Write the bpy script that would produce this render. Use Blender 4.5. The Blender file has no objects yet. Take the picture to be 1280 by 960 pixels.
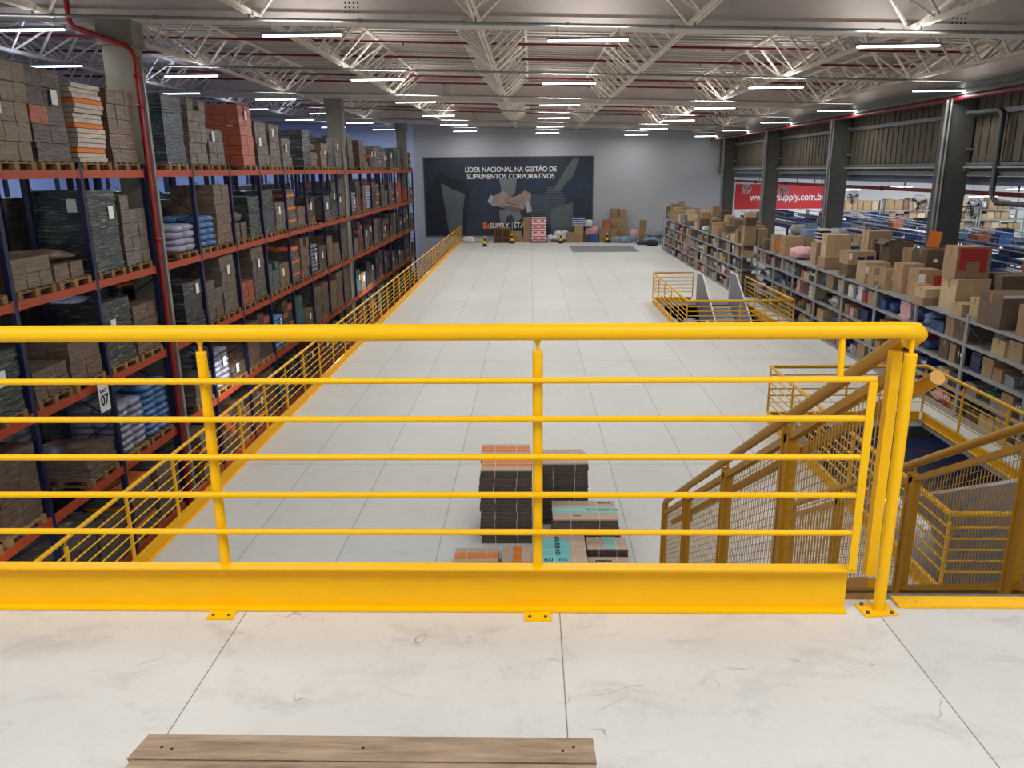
import bpy, bmesh, math, random
from mathutils import Vector, Matrix
C = bpy.context.scene.collection
PI = math.pi
SKIP = set()
SKIP=set([('bay', 'rear', 5),('bay', 'third', 5),('bay', 'third', 6),('bay', 'third', 7),(0, 0, 4, 0),(0, 3, 4, 0),(0, 4, 4, 0),(1, 0, 6, 1),(1, 0, 10, 0),(1, 0, 10, 1),(1, 0, 11, 0),(1, 0, 11, 1),(1, 0, 12, 0),(1, 0, 13, 0),(1, 0, 13, 1),(1, 0, 14, 0),(1, 0, 14, 1),(1, 0, 16, 0),(1, 0, 16, 1),(1, 0, 17, 0),(1, 0, 17, 1),(1, 0, 18, 1),(1, 0, 19, 0),(1, 0, 19, 1),(1, 0, 20, 0),(1, 0, 20, 1),(1, 0, 21, 0),(1, 0, 22, 0),(1, 0, 22, 1),(1, 1, 5, 0),(1, 1, 7, 0),(1, 1, 8, 0),(1, 1, 10, 0),(1, 1, 10, 1),(1, 1, 11, 1),(1, 1, 12, 0),(1, 1, 13, 1),(1, 1, 14, 1),(1, 1, 15, 0),(1, 1, 15, 1),(1, 1, 16, 1),(1, 1, 17, 0),(1, 1, 17, 1),(1, 1, 18, 0),(1, 1, 18, 1),(1, 1, 19, 0),(1, 1, 19, 1),(1, 1, 20, 0),(1, 1, 22, 0),(1, 1, 22, 1),(1, 2, 6, 1),(1, 2, 8, 1),(1, 2, 9, 1),(1, 2, 10, 0),(1, 2, 10, 1),(1, 2, 11, 1),(1, 2, 14, 1),(1, 2, 15, 1),(1, 2, 17, 0),(1, 2, 17, 1),(1, 2, 18, 0),(1, 2, 18, 1),(1, 2, 19, 1),(1, 2, 21, 1),(1, 2, 22, 0),(1, 2, 22, 1),(1, 3, 5, 0),(1, 3, 6, 1),(1, 3, 7, 0),(1, 3, 7, 1),(1, 3, 9, 0),(1, 3, 10, 0),(1, 3, 10, 1),(1, 3, 11, 0),(1, 3, 13, 1),(1, 3, 14, 0),(1, 3, 15, 0),(1, 3, 17, 0),(1, 3, 17, 1),(1, 3, 18, 1),(1, 3, 19, 1),(1, 3, 20, 0),(1, 3, 21, 0),(1, 3, 21, 1),(1, 4, 5, 0),(1, 4, 5, 1),(1, 4, 6, 0),(1, 4, 9, 0),(1, 4, 10, 1),(1, 4, 11, 0),(1, 4, 11, 1),(1, 4, 12, 0),(1, 4, 13, 0),(1, 4, 13, 1),(1, 4, 14, 0),(1, 4, 14, 1),(1, 4, 15, 1),(1, 4, 16, 0),(1, 4, 16, 1),(1, 4, 17, 0),(1, 4, 17, 1),(1, 4, 18, 0),(1, 4, 18, 1),(1, 4, 19, 0),(1, 4, 19, 1),(1, 4, 20, 0),(1, 4, 20, 1),(1, 4, 21, 0),(1, 4, 21, 1),('r1', 0, 0, 4),('r1', 0, 0, 5),('r1', 3, 0, 2),('r1', 6, 3, 2),('r1', 7, 1, 4),('r1', 7, 3, 3),('r1', 8, 1, 2),('r1', 8, 3, 1),('su3', 0),('r2', 0, 0, 1),('r2', 0, 0, 2),('r2', 0, 1, 1),('r2', 0, 1, 2),('r2', 0, 1, 3),('r2', 0, 1, 4),('r2', 0, 2, 1),('r2', 0, 2, 2),('r2', 0, 2, 3),('r2', 0, 3, 1),('r2', 0, 3, 2),('r2', 0, 3, 3),('r2', 0, 3, 4),('r2', 4, 1, 3),('su4', 0),('su4', 1),('su4', 2),('su4', 3),('su4', 4),('su4', 5),('t1', 37),('t1', 38),('t1', 46),('t1', 49),('t1', 52),('t1', 53),('t1', 54),('t1', 55),('t1', 59),('t1', 60),('t1', 61),('t1', 62),('t1', 67),('t1', 68),('t3', 1),('t3', 2),('t3', 4),('t3', 12),('t3', 14),('cv', 0, 1),('cv', 0, 2),('cv', 0, 5),('cv', 0, 6),('cv', 1, 1),('cv', 1, 2),('cv', 1, 3),('cv', 1, 4),('cv', 2, 1),('cv', 2, 2),('cv', 2, 5),('cv', 2, 6),('cv', 2, 11),('cv', 3, 1),('cv', 3, 2),('cv', 3, 3),('cv', 3, 4),('gr', 0, 0, 1),('gr', 0, 0, 2),('gr', 0, 1, 7),('gr', 0, 1, 9),('gr', 0, 1, 12),('gr', 1, 0, 1),('gr', 1, 0, 2),('gr', 1, 0, 3),('gr', 1, 0, 4),('gr', 2, 0, 2),('gr', 2, 0, 3),('gr', 2, 1, 8),('gr', 2, 1, 9),('gr', 2, 2, 14),('gr', 2, 2, 15)])
# ------------------------------------------------------------------ mesh collector
class MB:
    def __init__(s): s.v=[]; s.f=[]; s.m=[]; s.sm=[]
    def add(s, vs, fs, m=0, smooth=False):
        o=len(s.v); s.v+= [tuple(v) for v in vs]
        for f in fs: s.f.append(tuple(i+o for i in f)); s.m.append(m); s.sm.append(smooth)
        return s
    def box(s, x0,y0,z0,x1,y1,z1, m=0):
        if x1<x0: x0,x1=x1,x0
        if y1<y0: y0,y1=y1,y0
        if z1<z0: z0,z1=z1,z0
        return s.add([(x0,y0,z0),(x1,y0,z0),(x1,y1,z0),(x0,y1,z0),(x0,y0,z1),(x1,y0,z1),(x1,y1,z1),(x0,y1,z1)],
              [(0,3,2,1),(4,5,6,7),(0,1,5,4),(1,2,6,5),(2,3,7,6),(3,0,4,7)],m)
    def obox(s, c, size, rz=0, m=0, tilt=0):
        R=Matrix.Rotation(rz,3,'Z')@Matrix.Rotation(tilt,3,'Y'); hx,hy,hz=[k/2 for k in size]
        vs=[Vector(c)+R@Vector(p) for p in [(-hx,-hy,-hz),(hx,-hy,-hz),(hx,hy,-hz),(-hx,hy,-hz),(-hx,-hy,hz),(hx,-hy,hz),(hx,hy,hz),(-hx,hy,hz)]]
        return s.add(vs,[(0,3,2,1),(4,5,6,7),(0,1,5,4),(1,2,6,5),(2,3,7,6),(3,0,4,7)],m)
    def hexa(s, vs, m=0):
        return s.add(vs,[(0,3,2,1),(4,5,6,7),(0,1,5,4),(1,2,6,5),(2,3,7,6),(3,0,4,7)],m)
    def tube(s, pts, r, n=8, m=0, caps=True, smooth=True):
        pts=[Vector(p) for p in pts]; rings=[]; up=None
        for i,p in enumerate(pts):
            d=(pts[min(i+1,len(pts)-1)]-pts[max(i-1,0)]).normalized()
            if up is None:
                up=Vector((0,0,1)) if abs(d.z)<.9 else Vector((1,0,0))
            a=d.cross(up).normalized(); b=a.cross(d).normalized(); up=b
            k=1.0
            if 0<i<len(pts)-1:
                c=(pts[i]-pts[i-1]).normalized().dot((pts[i+1]-pts[i]).normalized())
                k=1/max(.5,math.sqrt((1+c)/2))
            rings.append([p+(a*math.cos(2*PI*(j+.5)/n)+b*math.sin(2*PI*(j+.5)/n))*r*k for j in range(n)])
        vs=[v for q in rings for v in q]; fs=[]
        for i in range(len(rings)-1):
            for j in range(n):
                k=(j+1)%n; fs.append((i*n+j,(i+1)*n+j,(i+1)*n+k,i*n+k))
        s.add(vs,fs,m,smooth)
        if caps:
            s.add(rings[0],[tuple(range(n))],m); s.add(rings[-1],[tuple(reversed(range(n)))],m)
        return s
    def lathe(s, prof, n=16, c=(0,0,0), m=0, axis='Z'):
        vs=[];fs=[]
        for r,z in prof:
            for j in range(n):
                a=2*PI*j/n; p=(r*math.cos(a),r*math.sin(a),z)
                if axis=='X': p=(z,r*math.cos(a),r*math.sin(a))
                if axis=='Y': p=(r*math.cos(a),z,r*math.sin(a))
                vs.append((p[0]+c[0],p[1]+c[1],p[2]+c[2]))
        for i in range(len(prof)-1):
            for j in range(n):
                k=(j+1)%n; fs.append((i*n+j,i*n+k,(i+1)*n+k,(i+1)*n+j))
        return s.add(vs,fs,m,True)
    def blob(s, c, size, rng, m=0, nu=14, nv=9, e=.55, amp=.07, flat=True):
        # crumpled rounded lump resting on c.z
        hx,hy,hz=size[0]/2,size[1]/2,size[2]/2; vs=[]
        sg=lambda v,p: math.copysign(abs(v)**p,v)
        ph=[rng.uniform(0,6.28) for _ in range(6)]
        for i in range(nv+1):
            t=-PI/2+PI*i/nv
            for j in range(nu):
                a=2*PI*j/nu
                k=1+amp*(math.sin(3*a+ph[0]+2*t)+.7*math.sin(5*a+ph[1]-3*t)+.6*math.sin(7*t+ph[2]+a))+rng.uniform(-amp,amp)*.5
                x=hx*sg(math.cos(t),e)*sg(math.cos(a),e)*k; y=hy*sg(math.cos(t),e)*sg(math.sin(a),e)*k
                z=hz*sg(math.sin(t),.75)*(k if t>0 else 1)
                vs.append((c[0]+x,c[1]+y,c[2]+max(0,z+hz)))
        fs=[]
        for i in range(nv):
            for j in range(nu):
                k=(j+1)%nu; fs.append((i*nu+j,i*nu+k,(i+1)*nu+k,(i+1)*nu+j))
        return s.add(vs,fs,m,True)
    def mesh(s, name, mats):
        me=bpy.data.meshes.new(name); me.from_pydata(s.v,[],s.f)
        if not isinstance(mats,(list,tuple)): mats=[mats]
        for q in mats: me.materials.append(q)
        me.polygons.foreach_set('material_index',s.m); me.polygons.foreach_set('use_smooth',s.sm); me.update(); return me
    def build(s, name, mats, parent=None, loc=None, **kw):
        return link(name, s.mesh(name,mats), parent, loc, **kw)
def link(name, data, parent=None, loc=None, rz=0, label=None, cat=None, group=None, kind=None):
    o=bpy.data.objects.new(name,data); C.objects.link(o)
    if parent: o.parent=parent
    if loc: o.location=loc
    if rz: o.rotation_euler=(0,0,rz)
    if label: o['label']=label
    if cat: o['category']=cat
    if group: o['group']=group
    if kind: o['kind']=kind
    return o
LABELS={}
def thing(name, label, cat, loc=(0,0,0), rz=0, group=None, data=None):
    o=link(name, data, None, loc, rz, label, cat, group); LABELS.setdefault(label,[]).append(o.name); return o
def struct(name, mb, mats): return mb.build(name, mats, kind='structure')
ORD=['zeroth','first','second','third','fourth','fifth','sixth','seventh','eighth','ninth','tenth','eleventh','twelfth','thirteenth','fourteenth','fifteenth','sixteenth','seventeenth','eighteenth','nineteenth','twentieth']+['twenty-'+q for q in ('first','second','third','fourth','fifth','sixth','seventh','eighth','ninth')]+['thirtieth']+['thirty-'+q for q in ('first','second','third','fourth','fifth','sixth','seventh','eighth','ninth')]+['fortieth']+['forty-'+q for q in ('first','second','third','fourth','fifth','sixth','seventh','eighth','ninth')]
# ------------------------------------------------------------------ materials
def srgb(r,g,b):
    f=lambda c:(c/255/12.92 if c<=10 else ((c/255+.055)/1.055)**2.4)
    return (f(r),f(g),f(b),1)
def mat(name, col, rough=.6, metal=0, noise=None, rnd=0, bump=None, coat=0, emis=None, spec=.5):
    m=bpy.data.materials.new(name); m.use_nodes=True; nt=m.node_tree; N=nt.nodes; L=nt.links
    b=N['Principled BSDF']; b.inputs['Roughness'].default_value=rough; b.inputs['Metallic'].default_value=metal
    b.inputs['Base Color'].default_value=col; b.inputs['Specular IOR Level'].default_value=spec
    if coat: b.inputs['Coat Weight'].default_value=coat; b.inputs['Coat Roughness'].default_value=.14
    if emis: b.inputs['Emission Color'].default_value=emis[0]; b.inputs['Emission Strength'].default_value=emis[1]
    src=None
    if noise or rnd:
        mx=N.new('ShaderNodeMix'); mx.data_type='RGBA'; mx.blend_type='MULTIPLY'; mx.inputs[0].default_value=1
        mx.inputs[6].default_value=col
        acc=None
        if noise:
            tc=N.new('ShaderNodeTexCoord'); mp=N.new('ShaderNodeMapping'); nz=N.new('ShaderNodeTexNoise')
            L.new(tc.outputs['Object'],mp.inputs[0]); L.new(mp.outputs[0],nz.inputs[0])
            mp.inputs['Scale'].default_value=noise[2] if len(noise)>2 else (1,1,1)
            nz.inputs['Scale'].default_value=noise[0]; nz.inputs['Detail'].default_value=5; nz.inputs['Roughness'].default_value=.65
            r=N.new('ShaderNodeMapRange'); r.inputs[1].default_value=.3; r.inputs[2].default_value=.7; r.inputs[3].default_value=1-noise[1]; r.inputs[4].default_value=1+noise[1]*.4
            L.new(nz.outputs[0],r.inputs[0]); acc=r.outputs[0]
        if rnd:
            oi=N.new('ShaderNodeObjectInfo'); r2=N.new('ShaderNodeMapRange'); r2.inputs[3].default_value=1-rnd; r2.inputs[4].default_value=1+rnd*.5
            L.new(oi.outputs['Random'],r2.inputs[0])
            if acc:
                mu=N.new('ShaderNodeMath'); mu.operation='MULTIPLY'; L.new(acc,mu.inputs[0]); L.new(r2.outputs[0],mu.inputs[1]); acc=mu.outputs[0]
            else: acc=r2.outputs[0]
        L.new(acc,mx.inputs[7]); L.new(mx.outputs[2],b.inputs['Base Color'])
    if bump:
        tc=N.new('ShaderNodeTexCoord'); mp=N.new('ShaderNodeMapping'); nz=N.new('ShaderNodeTexNoise'); bp=N.new('ShaderNodeBump')
        mp.inputs['Scale'].default_value=bump[2] if len(bump)>2 else (1,1,1)
        nz.inputs['Scale'].default_value=bump[0]; nz.inputs['Detail'].default_value=4
        bp.inputs['Strength'].default_value=bump[1]; bp.inputs['Distance'].default_value=.02
        L.new(tc.outputs['Object'],mp.inputs[0]); L.new(mp.outputs[0],nz.inputs[0]); L.new(nz.outputs[0],bp.inputs['Height']); L.new(bp.outputs[0],b.inputs['Normal'])
        if coat: L.new(bp.outputs[0],b.inputs['Coat Normal'])
    return m
YELLOW=mat('yellow_paint',srgb(255,192,0),.42,noise=(9,.05),spec=.3)
YELLOWM=mat('yellow_paint_half_shaded',srgb(222,166,22),.42,noise=(9,.10))  # same yellow with the well guards' shade put into the colour
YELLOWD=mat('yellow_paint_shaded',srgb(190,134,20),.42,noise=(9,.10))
FOILC={}
def wrapped(name,col,film=.35,rnd=.35):
    # cartons seen through stretched film: highlights painted in as pale streaks, glossy wrinkles
    m=mat(name,col,.6,noise=(2.2,.35,(1,1,4)),rnd=rnd,bump=(6,1.0,(1,1,3.5)),coat=.5)
    nt=m.node_tree; N=nt.nodes; L=nt.links; b=N['Principled BSDF']
    src=b.inputs['Base Color'].links[0].from_socket
    tc=N.new('ShaderNodeTexCoord'); mp=N.new('ShaderNodeMapping'); mp.inputs['Scale'].default_value=(.9,.9,15); mp.inputs['Rotation'].default_value=(.32,.22,0)
    nz=N.new('ShaderNodeTexNoise'); nz.inputs['Scale'].default_value=2.2; nz.inputs['Detail'].default_value=6; nz.inputs['Roughness'].default_value=.7; nz.inputs['Distortion'].default_value=1.1
    cr=N.new('ShaderNodeMapRange'); cr.inputs[1].default_value=.53; cr.inputs[2].default_value=.72; cr.inputs[4].default_value=film
    L.new(tc.outputs['Object'],mp.inputs[0]); L.new(mp.outputs[0],nz.inputs[0]); L.new(nz.outputs[0],cr.inputs[0])
    mx=N.new('ShaderNodeMix'); mx.data_type='RGBA'; mx.inputs[7].default_value=srgb(205,205,208)
    L.new(cr.outputs[0],mx.inputs[0]); L.new(src,mx.inputs[6]); L.new(mx.outputs[2],b.inputs['Base Color'])
    return m
def floor_mat(name, col, px, ox, py, oy, wl, stains):
    m=bpy.data.materials.new(name); m.use_nodes=True; nt=m.node_tree; N=nt.nodes; L=nt.links; b=N['Principled BSDF']
    b.inputs['Roughness'].default_value=.5; b.inputs['Specular IOR Level'].default_value=.35
    tc=N.new('ShaderNodeTexCoord'); sp=N.new('ShaderNodeSeparateXYZ'); L.new(tc.outputs['Object'],sp.inputs[0])
    def M(op,a,bb=None,c=None):
        n=N.new('ShaderNodeMath'); n.operation=op
        for i,q in enumerate((a,bb,c)):
            if q is None: continue
            if isinstance(q,(int,float)): n.inputs[i].default_value=q
            else: L.new(q,n.inputs[i])
        return n.outputs[0]
    def line(s,p,o,w):
        t=M('FRACT',M('DIVIDE',M('SUBTRACT',s,o),p)); d=M('MULTIPLY',M('MINIMUM',t,M('SUBTRACT',1.0,t)),p)
        return M('SUBTRACT',1.0,M('SMOOTHSTEP',d,w*.5,w) if False else M('MINIMUM',M('DIVIDE',d,w),1.0))
    lx=line(sp.outputs[0],px,ox,wl); ly=line(sp.outputs[1],py,oy,wl) if py else None
    ln=M('MAXIMUM',lx,ly) if ly is not None else lx
    # panel tone
    fx=M('FLOOR',M('DIVIDE',M('SUBTRACT',sp.outputs[0],ox),px)); fy=M('FLOOR',M('DIVIDE',M('SUBTRACT',sp.outputs[1],oy),py or 99))
    cb=N.new('ShaderNodeCombineXYZ'); L.new(fx,cb.inputs[0]); L.new(fy,cb.inputs[1])
    wn=N.new('ShaderNodeTexWhiteNoise'); wn.noise_dimensions='3D'; L.new(cb.outputs[0],wn.inputs[0])
    tone=M('MULTIPLY_ADD',wn.outputs[0],.07,.955)
    def nz(scale,det,sc=(1,1,1),dist=0,rough=.6):
        mp=N.new('ShaderNodeMapping'); mp.inputs['Scale'].default_value=sc; n=N.new('ShaderNodeTexNoise'); n.inputs['Scale'].default_value=scale; n.inputs['Detail'].default_value=det
        n.inputs['Distortion'].default_value=dist; n.inputs['Roughness'].default_value=rough
        L.new(tc.outputs['Object'],mp.inputs[0]); L.new(mp.outputs[0],n.inputs[0]); return n.outputs[0]
    def rng_(s,a,c,lo,hi):
        r=N.new('ShaderNodeMapRange'); L.new(s,r.inputs[0]); r.inputs[1].default_value=a; r.inputs[2].default_value=c; r.inputs[3].default_value=lo; r.inputs[4].default_value=hi; return r.outputs[0]
    cloud=rng_(nz(1.1,6),.3,.7,1-stains,1.02)
    fine=rng_(nz(38,4),.3,.7,.97,1.01)
    # scuffs: thin ridges of a distorted noise, only where a mask allows
    sc=nz(1.9,2,(1,1.5,1),1.0); rid=M('ABSOLUTE',M('SUBTRACT',sc,.5)); rid=rng_(rid,0,.006,1,0)
    mask=rng_(nz(1.7,3,(1,2.2,1)),.50,.60,0,1); mask2=rng_(nz(9,2),.45,.6,0,1)
    scf=M('SUBTRACT',1.0,M('MULTIPLY',M('MULTIPLY',rid,M('MULTIPLY',mask,mask2)),.55 if stains>.05 else .15))
    smg=rng_(nz(3.1,6,(1,1.7,1),.5,.75),.52,.76,1,.74 if stains>.05 else .86)
    t=M('MULTIPLY',M('MULTIPLY',M('MULTIPLY',tone,cloud),M('MULTIPLY',fine,scf)),smg)
    t=M('MULTIPLY',t,M('SUBTRACT',1.0,M('MULTIPLY',ln,.86 if stains>.05 else .42)))
    mx=N.new('ShaderNodeMix'); mx.data_type='RGBA'; mx.blend_type='MULTIPLY'; mx.inputs[0].default_value=1; mx.inputs[6].default_value=col
    L.new(t,mx.inputs[7]); L.new(mx.outputs[2],b.inputs['Base Color']); return m
FLOOR_UP=floor_mat('cement_board_upper',srgb(218,214,207),1.22,-1.115,0,0,.0034,.12)
FLOOR_LO=floor_mat('cement_board_lower',srgb(210,211,207),1.3,-1.26,2.55,10.17,.016,.03)
GROUND=mat('ground_concrete',srgb(120,122,128),.6,noise=(.6,.25))
STEEL_GREY=mat('grey_shelf_steel',srgb(150,152,156),.45,.2,noise=(6,.2))
NAVY=mat('navy_rack_paint',srgb(22,30,68),.45,noise=(5,.2))
RACKOR=mat('orange_rack_paint',srgb(176,72,40),.5,noise=(7,.18))
CONC=mat('column_concrete',srgb(140,136,124),.8,noise=(3,.2))
CONCD=mat('column_concrete_dark',srgb(84,84,80),.85,noise=(3,.2))
CREAM=mat('ceiling_beam_paint',srgb(218,207,200),.7,noise=(1.2,.1))
TRUSS=mat('truss_white_paint',srgb(236,226,212),.5,noise=(4,.12))
ROOF=mat('roof_sheet_paint',srgb(196,186,178),.6,noise=(2,.1,(.2,3,1)))
WALLW=mat('wall_paint_white',srgb(172,175,182),.7,noise=(.35,.06))
PANEL=mat('brown_cladding',srgb(98,90,76),.8,noise=(2.5,.35,(1,3,.25)))
DKGREY=mat('dark_grey_steel',srgb(70,72,76),.6)
GALV=mat('galvanised_tube',srgb(150,152,152),.4,.4,noise=(8,.2))
REDP=mat('red_pipe_paint',srgb(150,30,26),.45)
REDD=mat('dark_red_pipe_paint',srgb(122,24,34),.5)
WOOD=mat('weathered_wood',srgb(168,142,116),.85,noise=(3.5,.5,(1,9,9)),bump=(8,.35,(1,10,10)))
PALW=mat('pallet_wood',srgb(150,118,74),.85,noise=(3,.4),rnd=.25)
PALD=mat('dark_pallet_wood',srgb(136,102,64),.85,noise=(3,.4),rnd=.3)
KRAFT=mat('kraft_board',srgb(160,132,100),.8,noise=(4,.16),rnd=.22)
KRAFTP=mat('pale_kraft_board',srgb(182,158,122),.8,noise=(4,.14),rnd=.2)
KRAFTD=mat('dark_kraft_board',srgb(104,86,70),.85,noise=(4,.25),rnd=.3)
KEDGE=mat('corrugated_edge',srgb(104,92,82),.9,noise=(18,.4,(.4,.4,3)),rnd=.15)
KTOP=mat('flat_carton_top',srgb(196,170,148),.8,noise=(3,.08))
TAPE=mat('tape_tan',srgb(150,104,60),.35)
ORANGE=mat('orange_print',srgb(228,126,50),.7,noise=(5,.12))
TEAL=mat('teal_print',srgb(110,196,196),.7,noise=(5,.1))
TEALL=mat('pale_teal_print',srgb(150,190,180),.7)
INK=mat('black_ink',srgb(30,30,34),.7)
INKR=mat('red_ink',srgb(176,44,40),.7)
WHITE=mat('white_paper',srgb(232,232,230),.7)
STRAP=mat('white_strap',srgb(222,216,208),.4)
DARK=mat('matte_black',srgb(22,22,24),.6)
BLUE=mat('blue_plastic',srgb(28,72,170),.35,rnd=.2)
CONVB=mat('conveyor_blue_paint',srgb(22,40,98),.4)
COL={n:mat(n+'_goods',srgb(*c),r,noise=(6,.25),rnd=rd,bump=(14,.5)) for n,c,r,rd in [
 ('white',(216,216,220),.4,.15),('grey',(140,142,146),.45,.25),('black',(36,38,46),.35,.2),('navy',(34,44,92),.5,.2),
 ('red',(150,54,52),.5,.2),('orange',(196,108,58),.5,.15),('green',(64,132,104),.45,.2),('mint',(120,186,168),.4,.1),
 ('pink',(218,170,172),.6,.1),('purple',(104,58,98),.6,.15),('beige',(196,180,150),.7,.15),('blue',(48,80,136),.5,.2),('skyblue',(126,154,190),.45,.15)]}
WR={n:wrapped(n+'_wrap',srgb(*c),f) for n,c,f in [
 ('brown',(112,88,68),.36),('grey-brown',(102,92,80),.42),('dark brown',(74,58,48),.38),('orange-red',(186,88,52),.30),
 ('dark blue',(34,50,68),.4),('dark green',(30,52,46),.75),('black',(26,28,34),.75),('pale brown',(132,112,84),.25),
 ('blue',(66,118,176),.45),('lilac-grey',(150,152,176),.45),('white and orange',(212,196,180),.75),('teal',(64,110,108),.4)]}
# ------------------------------------------------------------------ camera
cam=bpy.data.cameras.new('camera'); co=bpy.data.objects.new('camera',cam); C.objects.link(co); bpy.context.scene.camera=co
f=980.0
def dirv(px,py): return Vector((px-640,-(py-480),-f)).normalized()
ey=dirv(664,213); ez=-dirv(675,4080); ez=(ez-ey*ez.dot(ey)).normalized(); ex=ey.cross(ez)
co.matrix_world=Matrix.Translation((0,0,1.65))@Matrix((ex,ey,ez)).to_4x4()
cam.sensor_fit='HORIZONTAL'; cam.sensor_width=36; cam.lens=36*f/1280; cam.clip_end=400; cam.clip_start=.05
EYE=1.65; LZ=-3.25; GZ=-7.0
# ------------------------------------------------------------------ setting: floors and walls
mb=MB(); mb.box(-7,-3,-.12,7.2,2.80,0)
struct('floor_upper_platform',mb,FLOOR_UP)
mb=MB(); mb.box(-7,2.70,-.40,7.2,2.798,-.122); mb.box(-7,-2.9,-.40,7.2,-2.7,-.122)
struct('trim_1',mb,YELLOW)
mb=MB()
X0,X1,X2=-5.15,4.70,7.84
for (ya,yb,xs) in [(-4,8.3,[(X0,42)]),(8.3,15.2,[(X0,X1),(X2,42)]),(15.2,23.3,[(X0,42)]),(23.3,30.0,[(X0,4.60),(X2,42)]),(30.0,57.5,[(X0,42)])]:
    for a,b in xs: mb.box(a,ya,LZ-.15,b,yb,LZ)
struct('floor_mezzanine',mb,FLOOR_LO)
mb=MB(); mb.box(X0-.02,-4,LZ-.42,X0+.08,57.4,LZ-.152)
for yy in (-4,2,7,17,21,32,38,44,50,56): mb.box(X0+.1,yy,LZ-.45,40,yy+.2,LZ-.152)
struct('trim_2',mb,YELLOW)
mb=MB(); mb.box(-32,-4,GZ-.1,42,57.5,GZ); struct('ground_floor',mb,GROUND)
mb=MB(); mb.box(4.4,16,GZ+.002,19,40,GZ+.012); mb.box(-8.0,4,GZ+.002,-5.6,55,GZ+.01)
struct('floor_marking_navy',mb,mat('navy_floor_paint',srgb(28,38,74),.4,noise=(1,.3)))
mb=MB(); mb.hexa([(8.6,24.6,GZ+.014),(8.8,24.6,GZ+.014),(13.6,23.2,GZ+.014),(13.4,23.2,GZ+.014),(8.6,24.6,GZ+.02),(8.8,24.6,GZ+.02),(13.6,23.2,GZ+.02),(13.4,23.2,GZ+.02)])
struct('floor_marking_red',mb,REDP)
mb=MB(); mb.box(-8.3,57.5,GZ,13.45,57.8,6.2); struct('wall_back',mb,WALLW)
mb=MB(); mb.box(-32,57.5,GZ,-8.3,57.8,7.6); mb.box(-32.3,-4,GZ,-32,57.8,7.8)
struct('wall_left',mb,mat('wall_cool',srgb(176,190,226),.7,noise=(.5,.08)))
mb=MB(); mb.box(13.45,57.5,GZ,42,57.8,3.5); mb.box(42,-4,GZ,42.3,57.8,3.5)
struct('wall_right',mb,mat('wall_white_right',srgb(225,226,224),.7,noise=(.5,.06)))
# lower roof of the side hall
mb=MB(); mb.box(13.45,-4,1.75,42.3,57.8,1.85); struct('ceiling_side_hall',mb,mat('side_ceiling',srgb(150,158,180),.7))
mb=MB(); mb.box(13.2,-4,1.40,13.42,57.4,1.74); struct('trim_3',mb,DKGREY)
# roof: ribbed sheet, falling gently to the right
def zr(x): return EYE+3.72-.03*x
mb=MB(); y=-2.0
while y<57.5:
    for (a,b,dz0) in [(0,.22,0),(.26,.46,-.05)]:
        ya,yb=y+a,y+b
        mb.hexa([(-32,ya,zr(-32)+dz0),(13.3,ya,zr(13.3)+dz0),(13.3,yb,zr(13.3)+dz0),(-32,yb,zr(-32)+dz0)]+[(-32,ya,zr(-32)+.12),(13.3,ya,zr(13.3)+.12),(13.3,yb,zr(13.3)+.12),(-32,yb,zr(-32)+.12)])
    y+=.5
mb.hexa([(-32,-2,zr(-32)+.1),(13.3,-2,zr(13.3)+.1),(13.3,57.6,zr(13.3)+.1),(-32,57.6,zr(-32)+.1),(-32,-2,zr(-32)+.14),(13.3,-2,zr(13.3)+.14),(13.3,57.6,zr(13.3)+.14),(-32,57.6,zr(-32)+.14)])
struct('ceiling',mb,ROOF)
def zc(x): return EYE+2.80-.03*x
BEAMY=[-1.0,17.0,35.2,53.2]
for i,yb in enumerate(BEAMY):
    mb=MB(); xa,xb=-31.9,12.3
    def slab(y0,y1,d0,d1):
        mb.hexa([(xa,y0,zc(xa)+d0),(xb,y0,zc(xb)+d0),(xb,y1,zc(xb)+d0),(xa,y1,zc(xa)+d0),(xa,y0,zc(xa)+d1),(xb,y0,zc(xb)+d1),(xb,y1,zc(xb)+d1),(xa,y1,zc(xa)+d1)])
    slab(yb,yb+.5,-.02,.16); slab(yb+.12,yb+.38,.161,.80); slab(yb,yb+.5,.801,.90)
    b=struct('ceiling_beam',mb,CREAM)
    for xc in (-3.6,-14,8.5):
        hb=MB()
        for r in range(4):
            for c_ in range(7):
                x=xc+r*.085-.13; z=zc(x)+.2+c_*.085
                hb.lathe([(0,yb+.112),(.018,yb+.112),(.018,yb+.12)],8,(x,0,z),axis='Y')
        hb.build('bolt_pattern',DARK,b)
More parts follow.
